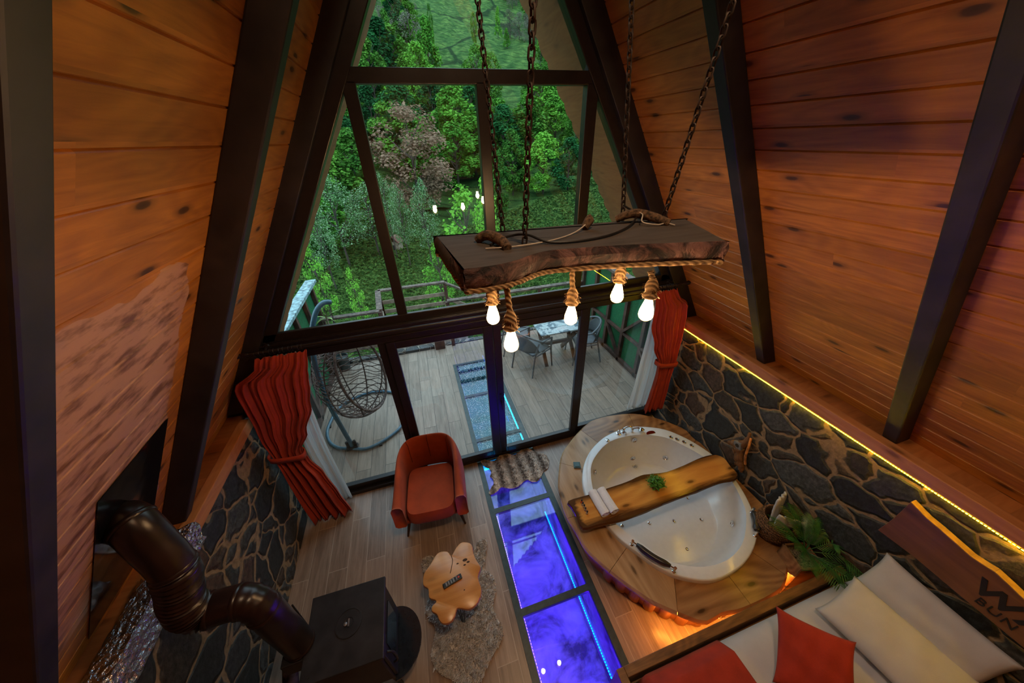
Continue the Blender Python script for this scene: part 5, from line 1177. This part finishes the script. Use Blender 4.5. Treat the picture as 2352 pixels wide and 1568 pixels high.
# resin armchairs
M['resin'] = plain('grey_blue_resin', (.10,.115,.125), .5, nz=.1, sc=90, bump=.15)
def rchair(label):
    t = thing('outdoor_chair', (0,0,0), label, 'chair', 'grey resin armchairs round the outdoor table')
    def seat(u, v): a = u*2-1; b = v*2-1; return (a*.23*(1-.08*b), b*.22, .43-.012*(1-a*a)*(1-b*b)+.03*max(0,-b)**3*0)
    MB().grid(seat, 12, 12).build('seat', M['resin'], t, sm=True, solid=.02)
    def back(u, v):
        a = pi*(.10+.80*u); r = .27; z = .47+v*.34*(sin(pi*u)**.6)
        return (-cos(a)*r, .0+sin(a)*.27+.03*v, z)
    MB().grid(back, 22, 8).build('back_rest', M['resin'], t, sm=True, solid=.012)
    P = []
    for i in range(25):
        u = -.05+1.1*i/24; a = pi*(.02+.96*min(1,max(0,u))); z = .655+.16*max(0,sin(pi*min(1,max(0,u))))**1.2
        P.append((-cos(a)*.275, -.02+sin(a)*.30+(.0 if 0 <= u <= 1 else -.12), z))
    P = [(-.275,-.22,.64)]+P[2:-2]+[(.275,-.22,.64)]
    MB().tube(spline(P, 3), .017, 8).build('arm_rail', M['resin'], t, sm=True)
    for sx_ in (-1, 1):
        MB().tube(spline([(sx_*.275,-.22,.645),(sx_*.262,-.225,.40),(sx_*.275,-.26,.0)], 5), [.018]*6+[.016,.015,.014,.014,.013], 8).build('leg', M['resin'], t, sm=True)
        MB().tube(spline([(sx_*.26,.12,.66),(sx_*.24,.20,.42),(sx_*.25,.29,.0)], 5), .015, 8).build('leg', M['resin'], t, sm=True)
        MB().tube([(sx_*.255,-.22,.40),(sx_*.235,.20,.40)], .014, 8).build('side_bar', M['resin'], t, sm=True)
    return t
c1 = rchair('grey resin armchair on the near side of the outdoor table, back toward the door'); c1.location = (1.10,1.78,0); c1.rotation_euler = (0,0,radians(120))
dup(c1, (1.0,2.45,0), radians(80), 'grey resin armchair at the far left corner of the outdoor table')
dup(c1, (2.13,1.76,0), radians(-100), 'grey resin armchair at the right end of the outdoor table by the lattice')
# egg chair
eg = thing('hanging_egg_chair', (-1.9,.8,0), 'brown wicker hanging egg chair on a dark blue curved stand, seen through the left door', 'hanging chair')
base = [(-1.97,.72,.03),(-1.75,.66,.03),(-1.45,.80,.03),(-1.28,1.02,.03),(-1.25,1.45,.03),(-1.45,1.80,.03),(-1.85,1.92,.03),(-2.25,1.72,.03),(-2.38,1.30,.03),(-2.34,1.02,.03),(-2.20,.82,.03)]
part(MB().tube(spline(base, 6, True), .022, 10, closed=True), 'base_ring', M['teal'], eg, sm=True)
for x, y in ((-1.60,.69),(-1.26,1.2),(-1.65,1.90),(-2.37,1.30)): part(MB().box(x-.02,x+.02,y-.02,y+.02,0,.03), 'foot', M['black'], eg)
pole = [(-1.97,.74,.04),(-2.0,.74,.40),(-2.03,.75,.80),(-2.03,.77,1.20),(-2.0,.80,1.55),(-1.93,.84,1.85),(-1.84,.92,2.06),(-1.75,.98,2.14),(-1.68,1.03,2.12)]
part(MB().tube(spline(pole, 6), .029, 12), 'pole', M['teal'], eg, sm=True)
m = MB(); 
for dx in (-.05, .05): m.tube([(-1.97+dx,.74,.03),(-1.98+dx,.74,.16)], .02, 10)
m.box(-2.05,-1.90,.70,.78,.02,.07); part(m, 'clamp', M['black'], eg, bevel=.004)
part(chain([(-1.70,1.02,2.11),(-1.735,1.03,1.68)], .035, .003, .009), 'hanging_chain', M['rust'], eg, sm=True)
EC = Vector((-1.745,1.03,1.03)); ER = Vector((.45,.42,.64)); NO = Vector((.86,-.42,.28)).normalized()
M['wick'] = plain('brown_wicker', (.10,.062,.050), .65, nz=.25, sc=40)
def ept(th, ph): return EC+Vector((ER.x*cos(th)*cos(ph), ER.y*sin(th)*cos(ph), ER.z*sin(ph)))
def vis(p): return (Vector(((p.x-EC.x)/ER.x,(p.y-EC.y)/ER.y,(p.z-EC.z)/ER.z))).normalized().dot(NO) < .42
def clipped(curve, r, seg=6):
    m = MB(); run = []
    for p in curve+[None]:
        if p is not None and vis(p): run.append(p)
        else:
            if len(run) > 2: m.tube(run, r, seg)
            run = []
    return m
for k in range(9):
    m = clipped([ept(2*pi*k/9, -pi/2+pi*i/40) for i in range(41)], .009, 6)
    if m.v: part(m, 'rib', M['wick'], eg, sm=True)
r = random.Random(6); m = MB()
for j in range(40):
    ph = -1.38+2.78*j/39
    off = r.uniform(0, 6)
    q = clipped([ept(off+2*pi*i/56, ph+.035*sin(i*.9+off)) for i in range(57)], .0058, 5); m.add(q.v, q.f)
part(m, 'wicker_weave', M['wick'], eg, sm=True)
A_ = NO.orthogonal().normalized(); B_ = NO.cross(A_); rim_ = []
for i in range(44):
    a = 2*pi*i/44; d = NO*.42+(A_*cos(a)+B_*sin(a))*sqrt(1-.42**2); rim_.append(EC+Vector((d.x*ER.x, d.y*ER.y, d.z*ER.z)))
m = MB().tube(rim_, .018, 8, closed=True)
for s in (0, 1): m.tube([p+Vector((0,0,0))+(A_*cos(i*1.3+s*pi)+NO*sin(i*1.3+s*pi))*.016 for i, p in enumerate(rim_)], .008, 6, closed=True)
part(m, 'braided_rim', M['wick'], eg, sm=True)
# lantern-like planter by the left screen
t = thing('potted_yucca', (-2.36,2.95,0), 'thin yucca plant with drooping pale leaves by the far left corner of the deck', 'plant')
part(MB().lathe([(.09,0),(.12,.30),(.11,.30),(.10,.26)], 18, Matrix.Translation((-2.33,2.85,0))), 'pot', M['steel_t'], t, sm=True)
part(MB().tube([(-2.33,2.85,.25),(-2.34,2.86,.8),(-2.33,2.85,1.18)], .014, 8), 'stem', M['wpale'], t, sm=True)
m = MB(); r = random.Random(5)
for i in range(14):
    a = r.uniform(0,2*pi); e = r.uniform(.2,1.4); L = r.uniform(.22,.36); P = [Vector((-2.33,2.85,1.12))+Vector((cos(a)*cos(e)*L*s, sin(a)*cos(e)*L*s, sin(e)*L*s-.5*L*s*s*(1.3-e*.6))) for s in (0,.33,.66,1)]
    sd = Vector((-sin(a),cos(a),0)); w_ = (.008,.016,.012,.001); vs = []
    for p, ww in zip(P, w_): vs += [p-sd*ww, p+sd*ww]
    m.add(vs, [(0,1,3,2),(2,3,5,4),(4,5,7,6)])
part(m, 'leaves', plain('yucca_leaf', (.20,.32,.08), .5, nz=.3, sc=6), t)
# ---------------- trees ----------------
def leafmat(name, c1, c2, sc=.9, tr=.25):
    k = N(name); v = k.obj(); oi = k.n('ObjectInfo'); n1 = k.noise(v, sc, 4, .7)
    f = k.math('ADD', n1, k.math('MULTIPLY', k.math('SUBTRACT', oi.outputs['Random'], .5), .32))
    col = k.ramp(f, (.28, c1), (.72, c2))
    k.P(Base_Color=col, Roughness=.9); k.b.inputs['Specular IOR Level'].default_value = .1; tl = k.n('BsdfTranslucent', {0: col}); mx = k.n('MixShader', {0: tr}); k.t.links.new(k.b.outputs[0], mx.inputs[1]); k.t.links.new(tl.outputs[0], mx.inputs[2]); k.t.links.new(mx.outputs[0], k.out.inputs[0]); return k.m
LM = {'oval': leafmat('green_tree_leaves', (0.023,0.102,0.016), (0.125,0.309,0.042)), 'dark': leafmat('dark_green_leaves', (0.007,0.048,0.016), (0.023,0.131,0.036)),
      'brown': leafmat('reddish_brown_leaves', (0.088,0.065,0.036), (0.357,0.226,0.155)), 'bloss': leafmat('pale_blossom', (0.036,0.142,0.023), (0.096,0.261,0.059), 6.0),
      'bright': leafmat('bright_green_leaves', (0.042,0.178,0.022), (0.202,0.499,0.059)), 'grey': leafmat('bare_grey_twigs', (0.096,0.088,0.071), (0.226,0.215,0.178))}
kbl = N('blossom_and_leaves'); v = kbl.obj(); wn_ = kbl.noise(v, 34, 1); kbl.P(Base_Color=kbl.ramp(wn_, (.48, (.030,.12,.025)), (.60, (.12,.27,.06)), (.665, (.55,.60,.52))), Roughness=.9); LM['bloss'] = kbl.m
TRK = plain('tree_bark', (.055,.045,.035), .9, nz=.3, sc=3)
def crown(seed, shape, nl, ls, lo=.16):
    # unit tree: height 1, radius 1 (scaled per instance); leaves gathered in clusters
    r = random.Random(seed); m = MB(); ncl = 60
    cl = []
    while len(cl) < ncl:
        a = r.uniform(0, 2*pi); h = r.uniform(lo, .97)
        t = (h-lo)/(.97-lo)
        if shape == 'cone': R = (1-t)**.75*.95+.05
        elif shape == 'round': R = sqrt(max(0, 1-(2*t-1)**2))
        else: R = max(.12, sin(pi*min(1, t*.86+.16))**.8)
        rad = R*r.uniform(.45, 1.0)**.6
        cl.append((cos(a)*rad, sin(a)*rad, h, R))
    for c in cl:
        for _ in range(nl//ncl):
            d = Vector((r.gauss(0,1), r.gauss(0,1), r.gauss(0,1))).normalized()*r.uniform(.3,1)**.5
            p = Vector((c[0]+d.x*.27, c[1]+d.y*.27, c[2]+d.z*.062))
            u = Vector((r.gauss(0,1), r.gauss(0,1), r.gauss(0,.4))).normalized(); w_ = u.cross(Vector((d.x,d.y,d.z*.6))+Vector((0,0,.6))).normalized()
            s = ls*r.uniform(.6,1.25); ux = u*s; wx = w_*s*.55
            q = lambda V: Vector((V.x, V.y, V.z*.24))
            m.add([p-q(ux)*.6, p+q(wx)+Vector((0,0,.002)), p+q(ux)*.7, p-q(wx)], [(0,1,2,3)])
    return m
def trunk(seed, bare=False):
    r = random.Random(seed); m = MB(); m.tube([(0,0,-.12),(.01,0,.3),(0,.01,.62),(0,0,.9)], [.055,.042,.026,.008], 7)
    for i in range(40 if bare else 14):
        h = r.uniform(.22,.8); a = r.uniform(0,2*pi); L = (.85 if bare else .7)*r.uniform(.6,1)*(1-abs(h-.45)*.7)
        P = [Vector((0,0,h)), Vector((cos(a)*L*.45,sin(a)*L*.45,h+.07)), Vector((cos(a)*L,sin(a)*L,h+.18))]
        m.tube(P, [.018,.010,.003], 4)
        if bare:
            for _ in range(7):
                s = r.uniform(.3,1); b = P[1].lerp(P[2], s); c = a+r.uniform(-.9,.9); m.tube([b, b+Vector((cos(c)*.3,sin(c)*.3,r.uniform(.04,.11)))], [.006,.0015], 3)
    return m
PROTO = {}
for key, shp, nl, ls, lm in (('oval','oval',5400,.105,'oval'),('oval2','oval',5400,.10,'bright'),('cone','cone',4800,.11,'bright'),('round','round',4800,.11,'oval'),('dark','oval',5400,.11,'dark'),('brown','round',5400,.065,'brown'),('blossom','oval',3600,.06,'bloss'),('sapling','oval',1300,.10,'bright'),('grey','oval',3600,.05,'grey')):
    mc = crown(sum(map(ord, key)), shp, nl, ls, {'blossom': .34, 'brown': .22, 'sapling': .3}.get(key, .14)).build('crown_mesh', LM[lm]).data; mt_ = trunk(sum(map(ord, key))+1).build('trunk_mesh', TRK, sm=True).data
    PROTO[key] = (mc, mt_)
PROTO['bare'] = (None, trunk(77, True).build('trunk_mesh', LM['grey']).data)
for o in [o for o in bpy.data.objects if o.name.startswith(('crown_mesh','trunk_mesh'))]: bpy.data.objects.remove(o)
rt = random.Random(21)
def tree(name, x, y, h, rad, key, label, group, z=None):
    e = empty(name, (x, y, (terr(x, y) if z is None else z)-.15), rt.uniform(0, 6.28), label, 'tree' if name != 'sapling' else 'sapling', group)
    e.scale = (rad, rad, h)
    mc, mt_ = PROTO[key]
    if mc: o = bpy.data.objects.new('crown', mc); COL.objects.link(o); o.parent = e
    o = bpy.data.objects.new('trunk', mt_); COL.objects.link(o); o.parent = e
    return e
LAB = {'fan_bare': ('grey','bare grey fan shaped tree on the left of the far hillside'), 'bright_tall': ('cone','tall bright green pointed tree, brightest in the upper pane'),
 'lighter_below': ('oval2','lighter green bushy tree just below the tall bright pointed one'), 'bigdark_left': ('dark','broad darker green tree at the left of the upper pane'),
 'bigdark_left2': ('oval','green tree filling the lower left corner of the upper pane'), 'left_yellowish': ('oval','yellowish green tree top at the upper left of the top pane'),
 'round_mid': ('round','round green tree top standing above the transom, left of the front chain'), 'round_mid2': ('round','smaller round green tree beside the front lamp chain above the transom'),
 'slender_yellow': ('cone','slender yellow green tree alone on the far slope'), 'slender2': ('cone','small slender tree just below the yellow green one on the far slope'),
 'grey1': ('grey','grey leafless tree, leftmost of the grey cluster on the far slope'), 'grey2': ('grey','grey leafless tree in the middle of the grey cluster on the far slope'), 'grey3': ('grey','grey leafless tree, rightmost of the grey cluster on the far slope'),
 'upperright1': ('oval','green tree right of the second chain at the edge of the tea slope'), 'ur2': ('round','small round tree highest by the scalloped roof edge'), 'ur3': ('oval','green tree halfway down beside the scalloped roof edge in the top pane'), 'ur4': ('oval','green tree just above the transom beside the scalloped roof edge'),
 'smallhill': ('round','tiny round tree on the open tea hill'), 'smallhill2': ('round','tiny bush-like tree at the top edge of the tea hill'),
 'brown': ('brown','big round tree with reddish brown leaves in the middle pane'), 'light_big': ('oval2','large light green tree right behind the brown one'), 'dark_behind': ('dark','dark green tree directly behind the brown one'),
 'dark_behind2': ('dark','dark green tree between the brown tree and the light green one'), 'dark_left3': ('dark','dark green tree left of the brown one'),
 'r1': ('cone','pointed bright tree just right of the centre mullion'), 'r2': ('oval2','broad bright green tree behind the front lamp chain in the right pane'), 'r3': ('cone','pointed green tree near the tiny blue house'), 'r4': ('oval2','bright green tree in the upper right of the right pane'),
 'r5': ('oval','green tree touching the right mullion'), 'r6': ('oval','lower green tree between the two left lamp chains'), 'r7': ('oval2','light green bushy tree above the yellow shrubs'), 'r8': ('dark','dark shrubby tree low by the right mullion'), 'r9': ('oval','green tree behind the leftmost lamp chain'), 'r10': ('dark','dark tree seen in the narrow right side pane'),
 'l1': ('oval','large green tree filling the left side pane'), 'l2': ('blossom','white blossoming tree in the left side pane'), 'l3': ('blossom','white blossoming tree crossing the left mullion'), 'l4': ('dark','dark green tree at the top of the left side pane'),
 'b1': ('blossom','blossoming tree with thin dark trunk below the brown tree, left one'), 'b2': ('blossom','blossoming tree below the brown tree, right one'), 'b3': ('blossom','pale blossoming tree beside the left mullion'),
 'l5': ('blossom','small blossoming tree near the left rafter'), 'l6': ('oval','low leafy tree above the blue garden steps'),
 'near1': ('sapling','young tree with bright leaves just left of the centre mullion'), 'near2': ('sapling','young bright leaved tree in front of the lamp slab end'), 'near3': ('sapling','thin dark stemmed sapling in the tea bushes'), 'near4': ('sapling','leafy sapling beside the left garden screen'), 'near5': ('sapling','young bright leaved tree behind the centre mullion')}
for n_, x, y, zt, rad, kind in TREES:
    key, lab = LAB[n_]; z = terr(x, y); h = zt-z+.2
    nm = 'sapling' if key == 'sapling' else ('blossom_tree' if key == 'blossom' else 'tree')
    tree(nm, x, y, h, rad, key, lab, 'trees outside the window')
USED = []
def fill(n, ya, yb, a0, a1, h0, h1, r0, r1, keys, lab, grp, cond=None):
    k = 0; tries = 0
    while k < n and tries < 4000:
        tries += 1; y = rt.uniform(ya, yb); x = -.606+rt.uniform(a0, a1)*(y+2.89)
        if cond and not cond(x, y): continue
        h = rt.uniform(h0, h1); R_ = (r0+r1)/2
        if any((x-a)**2+(y-b)**2 < (R_*.85)**2 for a, b in USED): continue
        k += 1; USED.append((x, y)); tree('tree', x, y, h, rt.uniform(r0, r1), rt.choice(keys), lab, grp)
fill(46, 31, 52, -.50, .80, 4.5, 6.8, 1.6, 2.4, ['oval','oval2','dark','round','cone'], 'green tree in the dense wood at the foot of the hill', 'trees of the wood at the foot of the hill')
fill(26, 52, 100, -.35, .09, 7, 10, 2.2, 3.2, ['oval','dark','oval','round'], 'green tree in the wood on the left of the far slope', 'trees on the left of the far slope')
fill(26, 55, 85, .30, .56, 5.5, 8, 1.8, 2.8, ['oval','oval2','cone','dark'], 'green tree in the wood on the right of the far slope', 'trees on the right of the far slope', lambda x, y: (x+.606)/(y+2.89) > .44-(85-y)*.002)
fill(60, 95, 185, .27, .50, 8, 12, 2.2, 3.4, ['oval','grey','dark','grey'], 'tree in the high wood at the top right of the far slope', 'trees of the high wood', lambda x, y: (x+.606)/(y+2.89) > .27+.16*(190-y)/110)
fill(26, 95, 160, -.16, .075, 8, 12, 2.4, 3.6, ['oval','grey','dark','oval2'], 'tree high on the hillside at the top left of the upper pane', 'trees high on the left')
fill(18, 20, 31, -.55, -.16, 3.5, 6, 1.2, 2.0, ['oval','blossom','oval2'], 'leafy tree in the thicket left of the garden', 'trees of the left thicket')
# undergrowth: loose leaves of the tea bushes and shrubs (uncountable)
def leaves(name, label, n, region, s0, s1, mt, cat, lift=.15, seed=1):
    r = random.Random(seed); m = MB(); c = 0
    while c < n:
        d = r.uniform(region[0]**.5, region[1]**.5)**2; a = r.uniform(region[2], region[3]); y = d; x = -.606+a*(d+2.89)
        if region[4] and not region[4](x, y): continue
        c += 1; hump = .16*(sin(x*5.1+sin(y*3.3)*2)*sin(y*4.3+sin(x*2.1)*2)+1); z = terr(x, y)+.04+hump*r.uniform(.5,1.05)*(lift/.15)*.9+r.uniform(0,.05)
        s = r.uniform(s0, s1)*(.55+d/14); u = Vector((r.gauss(0,1),r.gauss(0,1),r.gauss(0,.5))).normalized(); w_ = u.cross(Vector((r.gauss(0,.5),r.gauss(0,.5),1))).normalized(); p = Vector((x,y,z))
        m.add([p-u*s, p+w_*s*.45, p+u*s, p-w_*s*.45], [(0,1,2,3)])
    return tag(m.build(name, mt), label, cat, None, 'stuff')
leaves('tea_bushes', 'low green tea bushes covering the garden slope below the deck', 90000, (3.9, 24, -.62, 1.35, lambda x, y: not (y < 4.3 and -1.7 < x < 1.1)), .05, .085, leafmat('tea_leaves', (.026,.070,.012), (.17,.27,.06), 5.0), 'tea bushes')
# garden details: path, steps, doghouse, hillside house
def strip(name, label, pts, w_, mt, cat, lift=.12, th=.1):
    P = spline([(x, y, terr(x, y)+lift) for x, y in pts], 5); m = MB(); vs = []
    for i, p in enumerate(P):
        d = (P[min(i+1,len(P)-1)]-P[max(i-1,0)]); d.z = 0; d.normalize(); s = Vector((-d.y,d.x,0))*w_/2
        z = terr(p.x, p.y)+lift; vs += [(p.x-s.x,p.y-s.y,z),(p.x+s.x,p.y+s.y,z),(p.x-s.x,p.y-s.y,z-th),(p.x+s.x,p.y+s.y,z-th)]
    n = len(P); fs = []
    for i in range(n-1):
        a = 4*i; b = a+4; fs += [(a,a+1,b+1,b),(a+2,b+2,b+3,a+3),(a,b,b+2,a+2),(a+1,a+3,b+3,b+1)]
    fs += [(0,2,3,1),(4*n-4,4*n-3,4*n-1,4*n-2)]
    return tag(m.build(name, mt), label, cat)
strip('garden_path', 'pale dirt track crossing the garden below the brown tree', [(-3.2,24.6),(-1.2,25.4),(.6,26.2),(2.2,26.8)], .5, plain('pale_dirt', (.20,.18,.15), .9), 'path', .30)
strip('stone_steps', 'grey stone garden path running up behind the left mullion', [(-2.15,13.8),(-2.55,15.2),(-3.0,17.2),(-3.35,20.3)], .95, M['stone2'], 'path', .42, .3)
strip('soil_bed', 'patch of bare brown soil in front of the doghouse', [(-1.6,17.0),(-.6,18.6),(.8,19.6)], 1.8, plain('brown_soil', (.085,.05,.035), 1.0, nz=.25, sc=3), 'soil', .40)
dh = thing('doghouse', (-1.92,20.4,terr(-1.92,20.4)+.2), 'small wooden doghouse with a red-brown pitched roof in the garden', 'doghouse', rz=radians(-25))
dh.scale = (1,1,1)
MB().box(-.35,.35,-.3,.3,-.2,.55).build('walls', M['wpale'], dh)
m = MB(); m.prism([(-.46,.5),(0,.95),(.46,.5),(.42,.44),(0,.86),(-.42,.44)], -.38, .38, f=lambda x,z,y:(x,y,z)); m.build('roof', plain('red_shingle', (.16,.06,.045), .8, nz=.2, sc=10), dh)
MB().box(-.13,.13,-.305,-.30,-.1,.35).build('opening', M['black'], dh)
hz = terr(24.8, 60)
hh = thing('hillside_house', (24.8,60,hz), 'tiny pale blue hut among the trees on the far right slope', 'hut')
MB().box(-.5,.5,-.5,.5,-.3,3.2).build('walls', plain('pale_blue_wall', (.35,.60,.70), .6), hh)
MB().prism([(-.7,3.1),(0,3.7),(.7,3.1)], -.6, .6, f=lambda x,z,y:(x,y,z)).build('roof', plain('tin_roof', (.45,.50,.52), .4), hh)

for o in bpy.data.objects:
    if o.type == 'MESH' and o.parent is None and 'label' not in o and 'kind' not in o: print('UNLABELLED', o.name)
